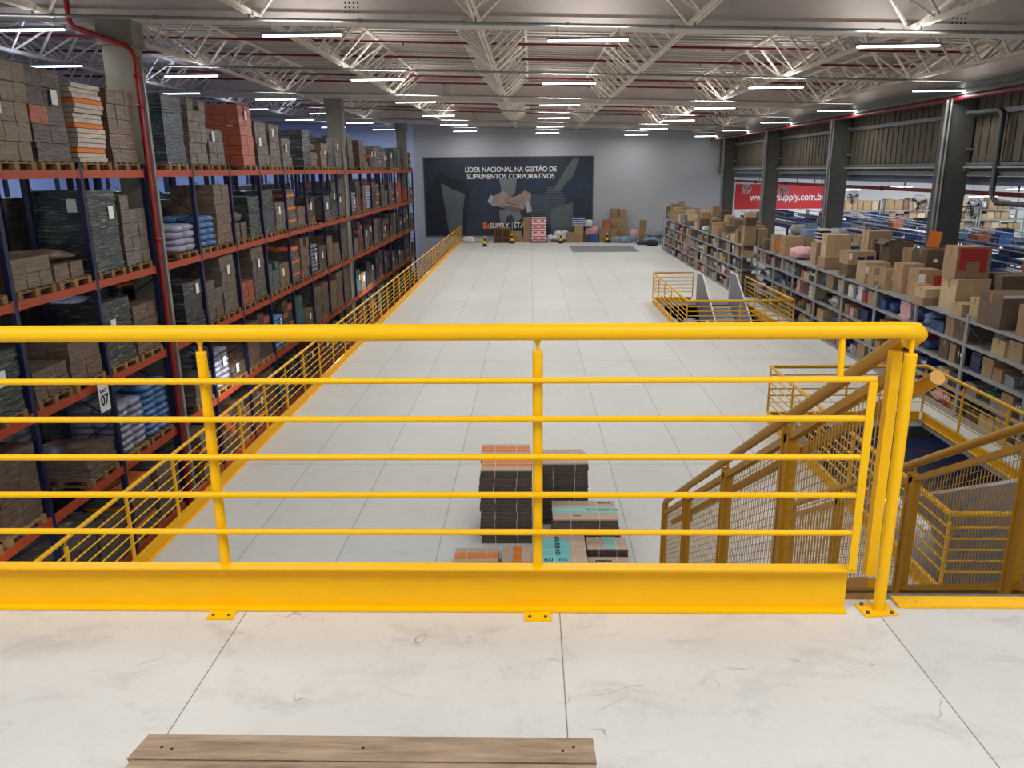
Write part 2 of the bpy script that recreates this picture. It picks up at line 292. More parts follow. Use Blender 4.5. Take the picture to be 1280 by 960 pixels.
# trusses
def truss(X,ya,yb):
    w=.92; h=.80
    mb=MB(); z=zc(X)
    mb.box(X-.07,ya,z,X-.012,yb,z+.08); mb.box(X+.012,ya,z,X+.07,yb,z+.08)
    y=ya+.3
    while y<yb-.2: mb.box(X-.012,y,z+.02,X+.012,y+.18,z+.07); y+=.7
    r=struct('ceiling_truss',mb,TRUSS)
    for s in (-1,1):
        t=MB(); xs=X+s*w; t.box(xs-.04,ya,z+h-.03*s*w,xs+.04,yb,z+h+.07-.03*s*w); t.build('top_chord',TRUSS,r)
        wb=MB(); n=int((yb-ya)/1.2); st=(yb-ya)/n
        for k in range(n):
            y0=ya+k*st; zt=z+h-.03*s*w
            wb.tube([(X+s*.03,y0+.05,z+.05),(xs,y0+st/2,zt)],.034,4,smooth=False); wb.tube([(xs,y0+st/2,zt),(X+s*.03,y0+st-.05,z+.05)],.034,4,smooth=False)
        wb.build('web_lattice',TRUSS,r)
    cb=MB(); n=int((yb-ya)/2.6); st=(yb-ya)/n
    for k in range(n+1):
        yy=min(max(ya+k*st,ya+.03),yb-.03); cb.tube([(X-w,yy,z+h+.05+.03*w),(X+w,yy,z+h+.05-.03*w)],.022,4,smooth=False)
    cb.build('cross_lattice',TRUSS,r)
TX=[-27,-22.7,-18.4,-14.1,-9.7,-5.45,-1.06,3.15,7.45,11.25]
spans=[(-.4,16.95),(17.55,35.15),(35.75,53.15),(53.75,57.45)]
for X in TX:
    for (a,b) in spans: truss(X,a,b)
# edge beam and red main along the right side
mb=MB(); mb.box(12.36,-2,EYE+2.12,12.62,57.4,EYE+2.30); mb.box(12.42,-2,EYE+2.0,12.5,57.4,EYE+2.12)
struct('ceiling_beam_edge',mb,mat('edge_beam_paint',srgb(100,104,98),.6,noise=(2,.1)))
# columns
for i,(x0,y0) in enumerate([(-8.78,17.02),(-8.78,35.2),(-8.78,53.2)]):
    mb=MB(); mb.box(x0,y0+.06,GZ,x0+.62,y0+.50,zc(x0)+.0)
    mb.box(x0-.06,y0+.02,zc(-8.5)-.5,x0+.68,y0+.54,zc(-8.5)-.01)
    struct('concrete_column',mb,CONC)
for i,y0 in enumerate([15.5,24.8,34.1,43.5,52.8]):
    mb=MB(); mb.box(12.45,y0,GZ,13.15,y0+.62,EYE+2.3)
    c=struct('concrete_column',mb,CONCD)
    bk=MB()
    for dz in (1.5,.45,-.15): bk.box(13.0,y0-.10,EYE+dz,13.30,y0-.004,EYE+dz+.07)
    bk.build('steel_bracket',GALV,c)
    p=MB(); p.tube([(12.36,y0+.12,LZ),(12.36,y0+.12,EYE+1.9)],.045,8); p.tube([(12.39,y0-.06,LZ),(12.39,y0-.06,EYE+1.9)],.03,8)
    q=p.build('downpipe',GALV); 
    if i==0: bpy.data.objects.remove(q); continue
    q['label']=['galvanised downpipe pair on the column nearest the camera','galvanised downpipe pair on the column with fans behind the large red-sided carton','galvanised downpipe pair on the column right of the red banner lettering','galvanised downpipe pair on the column that cuts through the red banner','galvanised downpipe pair on the last column by the white end wall'][i]; q['category']='pipe'; q['group']='pipes on the concrete columns'
# cladding of the right side
mb=MB(); 
y=-2.0
while y<57.3:
    mb.box(13.20,y,EYE+.12,13.25,y+.30,EYE+2.2); mb.box(13.23,y+.30,EYE+.12,13.26,y+.42,EYE+2.2); y+=.42
mb.box(13.26,-2,EYE-.0,13.32,57.4,zr(13.3))
struct('wall_right_cladding',mb,PANEL)
mb=MB(); mb.box(12.64,-2,EYE+2.0,12.70,57.4,zr(12.7)-.06); struct('wall_right_fascia',mb,CREAM)
mb=MB(); mb.box(13.08,-2,EYE+1.42,13.195,57.4,EYE+1.55); mb.box(13.05,-2,EYE+.02,13.195,57.4,EYE+.10); mb.box(13.1,-2,EYE-.28,13.195,57.4,EYE-.16)
struct('trim_4',mb,mat('girt_grey',srgb(104,106,108),.5,noise=(3,.15)))
mb=MB(); mb.box(13.0,-2,EYE-.06,13.15,57.4,EYE+.0); struct('trim_5',mb,mat('girt_pale',srgb(158,160,158),.5,noise=(3,.15)))
mb=MB(); mb.box(13.5,-2,EYE-.55,13.55,57.4,EYE-.30); struct('trim_6',mb,mat('band_blue_grey',srgb(108,114,138),.6))
# pipes
def pipe(pts,r,m,label,n=8,group=None,name='pipe',fl=None):
    mb=MB(); mb.tube(pts,r,n); o=mb.build(name,m); o['label']=label; o['category']='pipe'
    if group: o['group']=group
    if fl:
        for (p,ax) in fl: MB().lathe([(r*1.0,-.04),(r*1.5,-.04),(r*1.5,.04),(r*1.0,.04)],10,p,axis=ax).build('coupling',m,o)
    return o
pipe([(13.75,0,EYE-.80),(13.75,57.3,EYE-.80)],.07,REDD,'dark red fire main running above the openings of the side hall',fl=[((13.75,y,EYE-.80),'Y') for y in (20,26,32,38,44,50)])
for i,y in enumerate((20.5,27.5,36.0,39.6,46.5)):
    pipe([(13.75,y,EYE-.72),(13.75,y,EYE-.42),(13.75,y+2.6,EYE-.42),(13.75,y+2.6,EYE-.72)],.022,REDD,'thin dark red loop on the fire main, '+ORD[i+1]+' opening from the camera',group='loops on the fire main')
pipe([(12.45,0,EYE+1.90),(12.45,57,EYE+1.90)],.07,REDD,'dark red sprinkler main under the grey edge beam',fl=[((12.45,y,EYE+1.86),'Y') for y in ()])
for i,y in enumerate([23.8,26.9,32.2,34.6,41.8,45,48.2,51]):
    mb=MB(); mb.tube([(-31,y,EYE+3.42+.93),(12.2,y,EYE+3.42-.366)],.035,6)
    for x in range(-28,12,3): mb.tube([(x+.4,y,EYE+3.42-.03*x),(x+.4,y,EYE+3.32-.03*x)],.02,5)
    o=mb.build('sprinkler_pipe',REDD); o['label']='dark red sprinkler pipe crossing under the roof, '+ORD[i+1]+' from the camera'; o['category']='pipe'; o['group']='red sprinkler pipes under the roof'
pipe([(-9.25,16.86,5.9),(-9.25,16.86,4.62),(-9.18,16.86,4.52),(-8.15,16.86,4.14),(-8.06,16.86,4.05),(-8.02,16.86,3.9),(-8.02,16.86,GZ)],.05,REDP,'red standpipe bending down in front of the blue and orange rack',10,fl=[((-8.02,16.86,z),'Z') for z in (3.6,3.0,.3,-2.9)])
mb=MB(); mb.box(-8.10,16.93,GZ,-7.93,16.97,3.95); o=mb.build('cable_trunking',GALV); o['label']='pale grey trunking beside the red standpipe on the rack'; o['category']='trunking'
mb=MB(); mb.tube([(-8.0,35.1,GZ),(-8.0,35.1,4.2)],.03,8); o=mb.build('downpipe',GALV); o['label']='thin grey downpipe on the second rack column'; o['category']='pipe'
pipe([(12.8,24.6,EYE+1.50),(13.0,23.3,EYE+1.50),(13.0,23.1,EYE+1.40),(13.0,23.1,EYE-.8),(13.0,22.8,EYE-1.0),(13.0,20,EYE-1.0)],.07,DKGREY,'dark grey duct pipe looping down beside the column nearest the camera')
# conduits and linear lights
CY=[16.4,24.2,32.0,39.7,47.5,55.3]; LX=[-12.9,-9.9,-4.45,1.1,7.05,11.75]
for i,y in enumerate(CY):
    mb=MB(); mb.tube([(-31,y,EYE+2.72+.93),(12.3,y,EYE+2.72-.369)],.03,6)
    for X in TX: mb.box(X-.015,y-.015,EYE+2.72-.03*X,X+.015,y+.015,zc(X)+.05)
    for x in range(-30,12,2): mb.lathe([(.045,-.04),(.045,.04)],6,(x+.7,y,EYE+2.72-.03*(x+.7)),axis='X')
    o=mb.build('cable_conduit',GALV); o['label']='thin grey conduit with lamps crossing the hall, '+ORD[i+1]+' from the camera'; o['category']='conduit'; o['group']='conduits crossing the ceiling'
TUBE=mat('lamp_diffuser',(1,1,1,1),.5,emis=((.92,.96,1,1),9.0)); TUBEB=mat('lamp_diffuser_cool',(1,1,1,1),.5,emis=((.62,.75,1,1),9.0))
bm1=MB(); bm1.box(-.79,-.045,.03,.79,.045,.075); BODY=bm1.mesh('lamp_body',GALV)
bm2=MB(); bm2.box(-.77,-.04,0,.77,.04,.032); DIF=bm2.mesh('diffuser',TUBE); bm2=MB(); bm2.box(-.77,-.04,0,.77,.04,.032); DIFB=bm2.mesh('diffuser',TUBEB)
bm3=MB(); bm3.tube([(-.6,0,.07),(-.6,0,.27)],.006,4); bm3.tube([(.6,0,.07),(.6,0,.27)],.006,4); HANG=bm3.mesh('hanger',DARK)
COLN=['','over the rack aisle','over the mezzanine guard line','over the middle of the mezzanine','over the grey shelving','beside the concrete columns']
def lamp(x,y,cool,lab,pw,grp='linear ceiling lamps'):
    z=EYE+2.43-.03*x
    t=link('linear_lamp',BODY,None,(x,y,z),label=lab,cat='lamp',group=grp)
    link('diffuser',DIFB if cool else DIF,t); link('hanger',HANG,t)
    ld=bpy.data.lights.new('tube_or_fill_light','AREA'); ld.shape='RECTANGLE'; ld.size=1.5; ld.size_y=.12; ld.energy=pw; ld.color=(.60,.74,1) if cool else (1,.98,.95)
    ld.spread=PI
    lo=bpy.data.objects.new('tube_or_fill_light',ld); C.objects.link(lo); lo.location=(x,y,z-.02)
    ld=bpy.data.lights.new('tube_uplight','AREA'); ld.shape='RECTANGLE'; ld.size=1.5; ld.size_y=.12; ld.energy=pw*(.11 if y<18 else .19); ld.color=(.60,.74,1) if cool else (1,.98,.95)
    lo=bpy.data.objects.new('tube_uplight',ld); C.objects.link(lo); lo.location=(x,y,z+.09); lo.rotation_euler=(PI,0,0)
PW=134
for i,X in enumerate(LX):
    for j,y in enumerate(CY):
        if j==0 and (X<-12 or X>11): continue
        if X<-12: lamp(X,y-1.8,True,'cool white linear lamp just beyond the racks, '+ORD[j+1]+' from the camera',110)
        else: lamp(X,y,False,'white linear lamp hung '+COLN[i]+', '+ORD[j+1]+' from the camera',PW*(.28 if X<-8 else .3 if X>10 else 1)*(.5 if y>50 else 1))
for x in (-18.5,-26):
    for y in (20,30,40,50):
        ld=bpy.data.lights.new('tube_or_fill_light','AREA'); ld.shape='RECTANGLE'; ld.size=1.5; ld.size_y=.12; ld.energy=300; ld.color=(.60,.74,1)
        lo=bpy.data.objects.new('tube_or_fill_light',ld); C.objects.link(lo); lo.location=(x,y,4.9)
# broad lights out of view over the platform, added and shaped to light its front
for x in (-7,-2.4,2.4,6.5):
    for y in (.3,):
        ld=bpy.data.lights.new('tube_or_fill_light','AREA'); ld.shape='RECTANGLE'; ld.size=2.2; ld.size_y=2.2; ld.energy=146; ld.color=(.93,.97,1)
        lo=bpy.data.objects.new('tube_or_fill_light',ld); C.objects.link(lo); lo.location=(x,y,EYE+2.6)
for x in (-4.45,1.1,7.05):  # unseen row of the lamp grid, widened to soften shadows
    ld=bpy.data.lights.new('tube_or_fill_light','AREA'); ld.shape='RECTANGLE'; ld.size=2.4; ld.size_y=3.2; ld.energy=PW*.6; ld.color=(1,.98,.95)
    lo=bpy.data.objects.new('tube_or_fill_light',ld); C.objects.link(lo); lo.location=(x,8.6,EYE+2.35)
# lights added to brighten below the mezzanine, and the side hall's lamps
for (x,y,z,e,c,s) in [(6.3,12,-3.6,50,(1,1,1),2),(6.2,27,-3.6,60,(.9,.95,1),2),(12,25,-3.6,90,(1,1,1),3),(-6.6,20,-3.0,120,(1,.96,.9),3),(-6.6,38,-3.0,120,(1,.96,.9),3),(-6.6,9,-3.0,80,(1,.96,.9),2),
                    (19,28,1.6,260,(.9,.95,1),3),(19,40,1.6,260,(.9,.95,1),3),(20,52,1.6,420,(.95,.97,1),3),(27,52,1.6,420,(.95,.97,1),3),(34,52,1.6,300,(.9,.95,1),3),(28,38,1.6,300,(.9,.95,1),3),(36,42,1.6,200,(.8,.9,1),3)]:
    ld=bpy.data.lights.new('hall_light','AREA'); ld.shape='DISK'; ld.size=s; ld.energy=e; ld.color=c
    lo=bpy.data.objects.new('hall_light',ld); C.objects.link(lo); lo.location=(x,y,z)
w=bpy.data.worlds.new('world'); bpy.context.scene.world=w; w.use_nodes=True; w.node_tree.nodes['Background'].inputs[0].default_value=(.80,.88,1,1); w.node_tree.nodes['Background'].inputs[1].default_value=.42
sc=bpy.context.scene; sc.view_settings.view_transform='Standard'; sc.view_settings.look='None'; sc.view_settings.exposure=0
# ------------------------------------------------------------------ guard rails
_mc={}
def cached(key,fn):
    if key not in _mc: _mc[key]=fn()
    return _mc[key]
def guard(label,pts,z=LZ,h=1.10,paint=None,bars=5,pitch=1.3,closed=False,toe=.16,toefl=.06,skip_ends=(False,False)):
    YP=paint or YELLOW
    root=thing('guard_rail',label,'railing',(pts[0][0],pts[0][1],z)); ox,oy=pts[0]
    P=[(x-ox,y-oy) for x,y in pts]
    mb=MB(); mb.tube([(x,y,h) for x,y in P],.026,8); mb.build('top_rail',YP,root)
    for k in range(bars):
        zz=h-.17-.14*k
        mb=MB(); mb.tube([(x,y,zz) for x,y in P],.011,6); mb.build('mid_rail',YP,root)
    for i in range(len(P)-1):
        (xa,ya),(xb,yb)=P[i],P[i+1]; L=math.hypot(xb-xa,yb-ya); ux,uy=(xb-xa)/L,(yb-ya)/L; nx,ny=-uy,ux
        mb=MB(); t=.05
        def q(a,b,z0,z1):
            vs=[]
            for zz in (z0,z1): vs+=[(xa+ux*.03+nx*a,ya+uy*.03+ny*a,zz),(xb-ux*.03+nx*a,yb-uy*.03+ny*a,zz),(xb-ux*.03+nx*b,yb-uy*.03+ny*b,zz),(xa+ux*.03+nx*b,ya+uy*.03+ny*b,zz)]
            mb.hexa(vs)
        q(-.005,.005,0,toe); q(-toefl/2,toefl/2,toe,toe+.008); q(-toefl/2-.02,toefl/2+.02,.0,.008)
        mb.build('toe_board',YP,root)
        n=max(1,round(L/pitch))
        pm=cached(('gp',h,toe,YP.name),lambda:(lambda m:(m.box(-.017,-.017,toe+.008,.017,.017,h-.085),m.tube([(0,0,h-.085),(0,0,h-.02)],.008,6),m)[-1].mesh('post',YP))(MB()))
        for k in range(n+1):
            if k==n and i<len(P)-2: continue
            link('post',pm,root,(xa+ux*L*k/n,ya+uy*L*k/n,0),rz=math.atan2(uy,ux))
    return root
guard('long yellow guard rail along the edge of the lower floor facing the tall rack',[(-5.05,5.0),(-5.05,57.2)])
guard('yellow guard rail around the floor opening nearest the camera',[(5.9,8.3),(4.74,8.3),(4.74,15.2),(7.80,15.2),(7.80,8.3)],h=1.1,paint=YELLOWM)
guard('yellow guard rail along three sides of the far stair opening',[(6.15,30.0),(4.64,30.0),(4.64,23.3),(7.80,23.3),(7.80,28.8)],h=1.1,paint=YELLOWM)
# front guard
root=thing('guard_rail','thick yellow guard rail across the front of the upper platform','railing',(0,2.72,0))
mb=MB(); mb.tube([(-6.5,0,1.10),(1.29,0,1.10),(1.345,.012,1.093),(1.375,.05,1.075),(1.38,.12,1.034)],.030,20); mb.build('top_rail',YELLOW,root)
for z in (.930,.786,.640,.491,.341):
    e=1.19
    mb=MB(); mb.tube([(-6.5,-.028,z),(e+.02,-.028,z)],.0115,8); mb.build('mid_rail',YELLOW,root)
mb=MB()
mb.box(-6.5,.0,.012,1.20,.008,.184); mb.box(-6.5,-.040,.184,1.215,.012,.192); mb.box(-6.5,-.030,.002,1.20,.008,.012)
mb.build('toe_beam',YELLOW,root)
pm=MB(); pm.tube([(0,0,.192),(0,0,1.027)],.0185,14); pm.lathe([(.0,1.031),(.0185,1.031),(.0185,1.027)],14); pm.tube([(0,0,1.02),(0,0,1.09)],.0065,8); pm.lathe([(.0065,1.05),(.010,1.062),(.018,1.075)],10); PM=pm.mesh('post',YELLOW)
for x in (-6.02,-4.81,-3.60,-2.40,-1.19,.021): link('post',PM,root,(x,.006,0))
pm=MB(); pm.tube([(0,0,.0),(0,0,1.01)],.0215,16); pm.lathe([(.0,1.016),(.0215,1.016),(.0215,1.01)],14); pm.tube([(0,0,1.0),(0,0,1.09)],.0085,8); pm.build('end_post',YELLOW,root,loc=(1.333,0,0))
bp=MB(); bp.obox((1.325,.0,.004),(.13,.09,.006),.12)
for dx,dy in ((-.045,-.03),(.045,-.03),(-.045,.03)): bp.lathe([(.0,.014),(.007,.014),(.008,.007)],6,(1.325+dx,dy,0),m=1)
bp.build('base_plate',[YELLOW,DKGREY],root)
mb=MB(); mb.box(1.184,-.040,.190,1.212,-.034,.925)
mb.build('end_bar',YELLOW,root)
mb=MB(); mb.tube([(1.087,-.02,.93),(1.087,-.004,1.09)],.0115,8); mb.build('rail_stay',YELLOW,root)
for x in (-4.8,-3.6,-2.40,-1.20,.02):
    c=MB(); c.box(-.05,-.09,.0,.05,-.032,.007)
    for dx in (-.03,.03): c.lathe([(0,.011),(.006,.011),(.007,.007)],6,(dx,-.066,0),m=1)
    c.build('clamp_plate',[YELLOW,DKGREY],root,loc=(x,0,0))
mb=MB(); mb.box(1.42,2.735,.001,7.1,2.796,.009); mb.box(1.42,2.801,-.38,7.1,2.812,.009)
for x in (1.5,2.1,2.7,3.3): mb.lathe([(0,.014),(.007,.014),(.008,.009)],6,(x,2.765,0))
struct('trim_7',mb,YELLOW)
# ------------------------------------------------------------------ upper staircase (yellow, going down ahead)
SL=.58; Y0=2.84; YB=8.30
root=thing('staircase','yellow staircase with wire mesh sides going down from the upper platform','stairs',(2.08,Y0,0))
def zn(y): return -(y)*SL        # nosing line, local y
mbx=MB(); XL,XR=-.70,.70
for s in (XL-.03,XR+.03):
    st=MB(); a,b=-.02 if s<0 else -.02,.02
    Ls=5.44; 
    st.hexa([(s-.02,.0,-.30),(s+.02,.0,-.30),(s+.02,Ls,zn(Ls)-.24),(s-.02,Ls,zn(Ls)-.24),(s-.02,.0,.0),(s+.02,.0,.0),(s+.02,Ls,zn(Ls)+.10),(s-.02,Ls,zn(Ls)+.10)])
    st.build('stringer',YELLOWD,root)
nt=17; rise=3.25/(nt+1)
tm=MB(); tm.box(XL,0,-.02,XR,.31,0); tm.box(XL,-.002,-.05,XR,.01,0); TM=tm.mesh('tread',mat('tread_plate',srgb(120,118,112),.5,.3,noise=(20,.3)))
for k in range(1,nt+1): link('tread',TM,root,(0,k*rise/SL-.30,-k*rise))
MESHW=mat('mesh_wire_paint',srgb(186,140,52),.45)
def sideguard(x,ys,yend,outer):
    hz=lambda y: 1.08+zn(y)-.02
    # handrail
    mb=MB(); pts=[(x,-.02 if outer else 0,1.06)]
    if x<0: pts=[(x,-.005,1.035+.03)]
    else: pts=[(x,-.6,1.10),(x,-.15,1.10),(x,-.03,1.07)]
    pts+=[(x,.3,hz(.3)),(x,yend-.06,hz(yend-.06)),(x,yend-.01,hz(yend)-.03),(x,yend,hz(yend)-.10)]
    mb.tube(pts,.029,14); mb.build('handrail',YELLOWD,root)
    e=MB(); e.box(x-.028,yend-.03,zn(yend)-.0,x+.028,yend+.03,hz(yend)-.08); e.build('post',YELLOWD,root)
    for y in ys:
        p=MB(); z1=hz(y)-.09; z0=zn(y)-.12
        for dy in (-.05,.035):
            p.box(x-.03,y+dy,z0,x+.03,y+dy+.02,z1)
        p.box(x-.022,y-.04,z0,x-.012,y+.04,z1-.01)
        p.box(x-.03,y-.05,z1,x+.03,y+.055,z1+.005); p.tube([(x,y,z1),(x,y,hz(y)-.01)],.009,6)
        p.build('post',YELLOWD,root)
    yy=[.06]+list(ys)+[yend]
    ch=MB()
    for dz0,dz1,t in ((-.15,-.105,.022),(-1.03,-.985,.02)):
        ya,yb=.05,yend
        ch.hexa([(x-t,ya,hz(ya)+dz0),(x+t,ya,hz(ya)+dz0),(x+t,yb,hz(yb)+dz0),(x-t,yb,hz(yb)+dz0),(x-t,ya,hz(ya)+dz1),(x+t,ya,hz(ya)+dz1),(x+t,yb,hz(yb)+dz1),(x-t,yb,hz(yb)+dz1)])
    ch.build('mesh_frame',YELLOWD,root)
    xi=x+(.075 if x<0 else -.09)
    lo=MB(); lo.tube([(xi,-.085,hz(-.085)-.19),(xi,yend-.1,hz(yend-.1)-.24)],.027,14)
    if x>0: lo=None
    for y in (ys if lo else []): lo.tube([(x,y+.12,hz(y)-.40),(xi,y+.12,hz(y)-.40),(xi,y+.12,hz(y+.12)-.26)],.006,5)
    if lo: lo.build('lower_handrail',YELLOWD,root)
    for i in range(len(yy)-1):
        a,b=yy[i]+.05,yy[i+1]-.05; w=MB(); y=a
        while y<b:
            w.tube([(x,y,hz(y)-1.0),(x,y,hz(y)-.13)],.0026,4,caps=False,smooth=False); y+=.036
        z=-.98
        while z<-.14:
            w.tube([(x+.003,a,hz(a)+z),(x+.003,b,hz(b)+z)],.0026,4,caps=False,smooth=False); z+=.052
        w.build('mesh_panel',MESHW,root)
sideguard(XL-.0,[1.16,2.38,3.66],4.72,True)
MB().box(-.735,.04,.06,-.697,.08,.985).build('post',YELLOW,root)
sideguard(XR+.0,[.12,1.32,2.55,3.80],4.95,False)
# grey well stairs with solid sheet sides
SHEET=mat('grey_sheet_side',srgb(138,140,146),.5,.2,noise=(3,.12)); EDGE=mat('white_edge_trim',srgb(222,224,226),.5)
TRD=mat('pale_grey_tread',srgb(176,178,178),.55,noise=(12,.15))
def wellstair(label,xa,xb,y0,sgn,sheet_h,pitch=.55):
    root=thing('metal_staircase',label,'stairs',((xa+xb)/2,y0,LZ)); hw=(xb-xa)/2; L=(6.6 if sgn<0 else 6.4)-.1
    for x in (-hw,hw):
        pts=[(0,-.05),(0,sheet_h),(.9,sheet_h),(L,sheet_h-(L-.9)*pitch),(L,-.45-(L-.9)*pitch),(.6,-.45)]
        n=len(pts); sh=MB(); 
        vs=[(x-.02,sgn*a,b) for a,b in pts]+[(x+.02,sgn*a,b) for a,b in pts]
        sh.add(vs,[tuple(range(n)),tuple(reversed(range(n,2*n)))]+[(i,i+n,(i+1)%n+n,(i+1)%n) for i in range(n)])
        s=sh.build('side_panel',SHEET,root)
        e=MB(); tp=[(x,0,-.05),(x,0,sheet_h),(x,sgn*.9,sheet_h),(x,sgn*L,sheet_h-(L-.9)*pitch)]
        e.tube(tp,.03,4,smooth=False); e.build('edge_trim',EDGE,root)
    t=MB(); t.box(-hw+.03,0,-.03,hw-.03,.30,0); t.box(-hw+.03,0,-.16,hw-.03,.012,-.03); T=t.mesh('tread',TRD)
    k=0; 
    while k*.30<L-.4:
        link('tread',T,root,(0,sgn*(.3+k*.30)-(0 if sgn>0 else .3),-(k+1)*.30*pitch)); k+=1
wellstair('grey sheet-sided staircase going down in the far floor opening',6.32,7.55,30.0,-1,1.12)
wellstair('grey sheet-sided staircase going down in the floor opening nearest the camera',6.05,7.45,8.35,1,1.12,.52)
# ------------------------------------------------------------------ pallet racks
LV=[-5.75,-3.93,-2.10,-.27,1.73]
def frame_mesh(depth):
    f1=MB(); 
    f1.box(-.045,-.05,0,.045,.05,8.73+.12); return f1.mesh('upright',NAVY)
UPR=frame_mesh(1.1)
bc=MB()
zb=.3; side=1
while zb<8.2:
    a,b=(-.04,-1.06) if side>0 else (-1.06,-.04)
    bc.tube([(a,0,zb),(b,0,zb+.62)],.018,4,smooth=False); zb+=.62; side=-side
BRC=bc.mesh('bracing',NAVY)
bb=MB(); bb.box(-.03,.05,-.14,.03,2.35,0); bb.box(-.034,.05,-.155,.034,.09,.03,0); bb.box(-.034,2.31,-.155,.034,2.35,.03,0); BEAM=bb.mesh('beam',RACKOR)
def rack_bay(k,x,back):
    nm=['front','rear','third'][back]
    key=('bay',nm,k)
    if key in SKIP: return
    last=(k==23)
    root=thing('pallet_rack',('end frame of the %s blue and orange pallet rack by the far wall'%nm) if last else 'blue and orange pallet rack bay, %s row, %s from the far wall'%(nm,ORD[23-k]),'rack',(x,2.4*k,GZ),group='bays of the %s pallet rack'%nm)
    root['k']=repr(key)
    link('upright',UPR,root,(-.05,0,0)); link('upright',UPR,root,(-1.05,0,0)); link('bracing',BRC,root)
    if last: return
    for z in LV:
        link('beam',BEAM,root,(-.035,0,z-GZ)); link('beam',BEAM,root,(-1.065,0,z-GZ))
for k in range(4,24): rack_bay(k,-8.08,0)
for k in range(5,24): rack_bay(k,-9.65,1)
for k in range(5,24): rack_bay(k,-14.2,2)
mb=MB(); mb.box(0,-.17,-.29,.012,.17,.29)
o=thing('rack_sign','white sign reading RACK 07 on the rack upright nearest the camera','sign',(-7.98,13.86,-2.33),data=mb.mesh('rack_sign',WHITE))
def text(s,size,m,parent,loc,rot,bold=0,align='CENTER',name='lettering',sx=1):
    c=bpy.data.curves.new(name,'FONT'); c.body=s; c.size=size; c.align_x=align; c.align_y='CENTER'; c.offset=bold; c.extrude=.002
    t0=bpy.data.objects.new(name,c); C.objects.link(t0)
    dg=bpy.context.evaluated_depsgraph_get(); me=bpy.data.meshes.new_from_object(t0.evaluated_get(dg)); bpy.data.objects.remove(t0)
    me.materials.clear(); me.materials.append(m); t=bpy.data.objects.new(name,me); C.objects.link(t)
    if parent: t.parent=parent
    t.location=loc; t.rotation_euler=rot; t.scale=(sx,1,1); return t
text('RACK',.10,INK,o,(.016,0,.10),(PI/2,0,PI/2)); text('07',.27,INK,o,(.016,0,-.08),(PI/2,0,PI/2),bold=.006)
# ------------------------------------------------------------------ pallet loads
pl=MB()
for y in (-.45,-.24,0,.24,.45): pl.box(-.6,y-.045,.118,.6,y+.045,.14)
for x in (-.55,0,.55):
    pl.box(x-.05,-.5,.10,x+.05,.5,.118)
    for y in (-.44,0,.44): pl.box(x-.05,y-.06,.02,x+.05,y+.06,.10)
for y in (-.44,0,.44): pl.box(-.6,y-.05,0,.6,y+.05,.02)
PALLET=pl.mesh('wooden_pallet',PALW); PALLET2=pl.mesh('wooden_pallet',PALD)
def load_mesh(style,h,seed,w=1.0,d=1.14,mix=False):
    r=random.Random(seed); mb=MB(); z=.14
    if style=='carton':
        lh=r.choice((.20,.26,.33)); n=max(1,round(h/lh)); lh=h/n; ny=r.choice((2,3)); nx=r.choice((2,3)); sk=r.uniform(-.018,.018)
        for i in range(n):
            jx,jy=r.uniform(-.012,.012)+sk*i*.5,r.uniform(-.012,.012)+sk*i
            for a in range(nx):
                for b in range(ny):
                    if i==n-1 and n>2 and r.random()<.12: continue
                    x0=-d/2+d*a/nx+jx; y0=-w/2+w*b/ny+jy; g=.005; q=r.uniform(-.008,.008)
                    mb.box(x0+g+q,y0+g,z+lh*i+.004,x0+d/nx-g+q,y0+w/ny-g,z+lh*(i+1)-.004,2 if mix and r.random()<.22 else 0)
    elif style=='block':
        n=7; 
        for i in range(n):
            t0,t1=i/n,(i+1)/n; s0=1-.04*math.sin(PI*t0)*r.random(); 
            mb.box(-d/2*s0,-w/2*s0,z+h*t0,d/2*s0,w/2*s0,z+h*t1+.001)
        for _ in range(7):
            zz=z+r.random()*h*.9; mb.box(-d/2-.012,-w/2-.012,zz,d/2+.012,w/2+.012,zz+.025)
    elif style=='sack':
        n=max(2,round(h/.15)); lh=h/n
        for i in range(n):
            for a in range(2):
                for b in range(2):
                    mb.blob((-d/4+d/2*a+r.uniform(-.02,.02),-w/4+w/2*b+r.uniform(-.02,.02),z+lh*i),(d/2+.03,w/2+.03,lh*1.12),r,nu=12,nv=5,e=.45,amp=.03)
    elif style=='heap':
        n=max(1,round(h*.6/.28)); lh=h*.6/n
        for i in range(n):
            for a in range(2):
                for b in range(2):
                    if i and r.random()<.15: continue
                    x0=-d/2+d*a/2; y0=-w/2+w*b/2
                    mb.box(x0+.02,y0+.02,z+lh*i,x0+d/2-.02-r.random()*.06,y0+w/2-.02-r.random()*.06,z+lh*(i+1)-.01)
        mb.blob((r.uniform(-.1,.1),r.uniform(-.1,.1),z+h*.6),(d*.8,w*.85,h*.4),r,amp=.10)
    elif style=='bundle':
        n=max(3,round(h/.085)); lh=h/n
        for i in range(n):
            jx,jy=r.uniform(-.03,.03),r.uniform(-.035,.035)
            mb.box(-d/2+jx+.02,-w/2+jy+.02,z+lh*i+.004,d/2+jx-.02,w/2+jy-.02,z+lh*(i+1)-.006,m=(1 if i%5==2 else 0))
    return mb
KINDS=[('brown','carton','film-wrapped brown cartons'),('grey-brown','carton','film-wrapped grey-brown cartons'),
 ('dark brown','carton','film-wrapped dark brown cartons'),('orange-red','carton','orange-red cartons in film'),('dark green','block','dark green film-wrapped block'),
 ('pale brown','carton','stacked pale brown cartons'),('lilac-grey','sack','stacked lilac-grey sacks'),('brown','heap','brown cartons under a bag'),
 ('grey-brown','bundle','grey-brown sheet bundles'),('black','block','black film-wrapped block'),('blue','sack','stacked shiny blue sacks'),('teal','carton','film-wrapped teal-grey cartons')]
KW=[26,22,15,3,7,9,4,9,9,4,1,3]
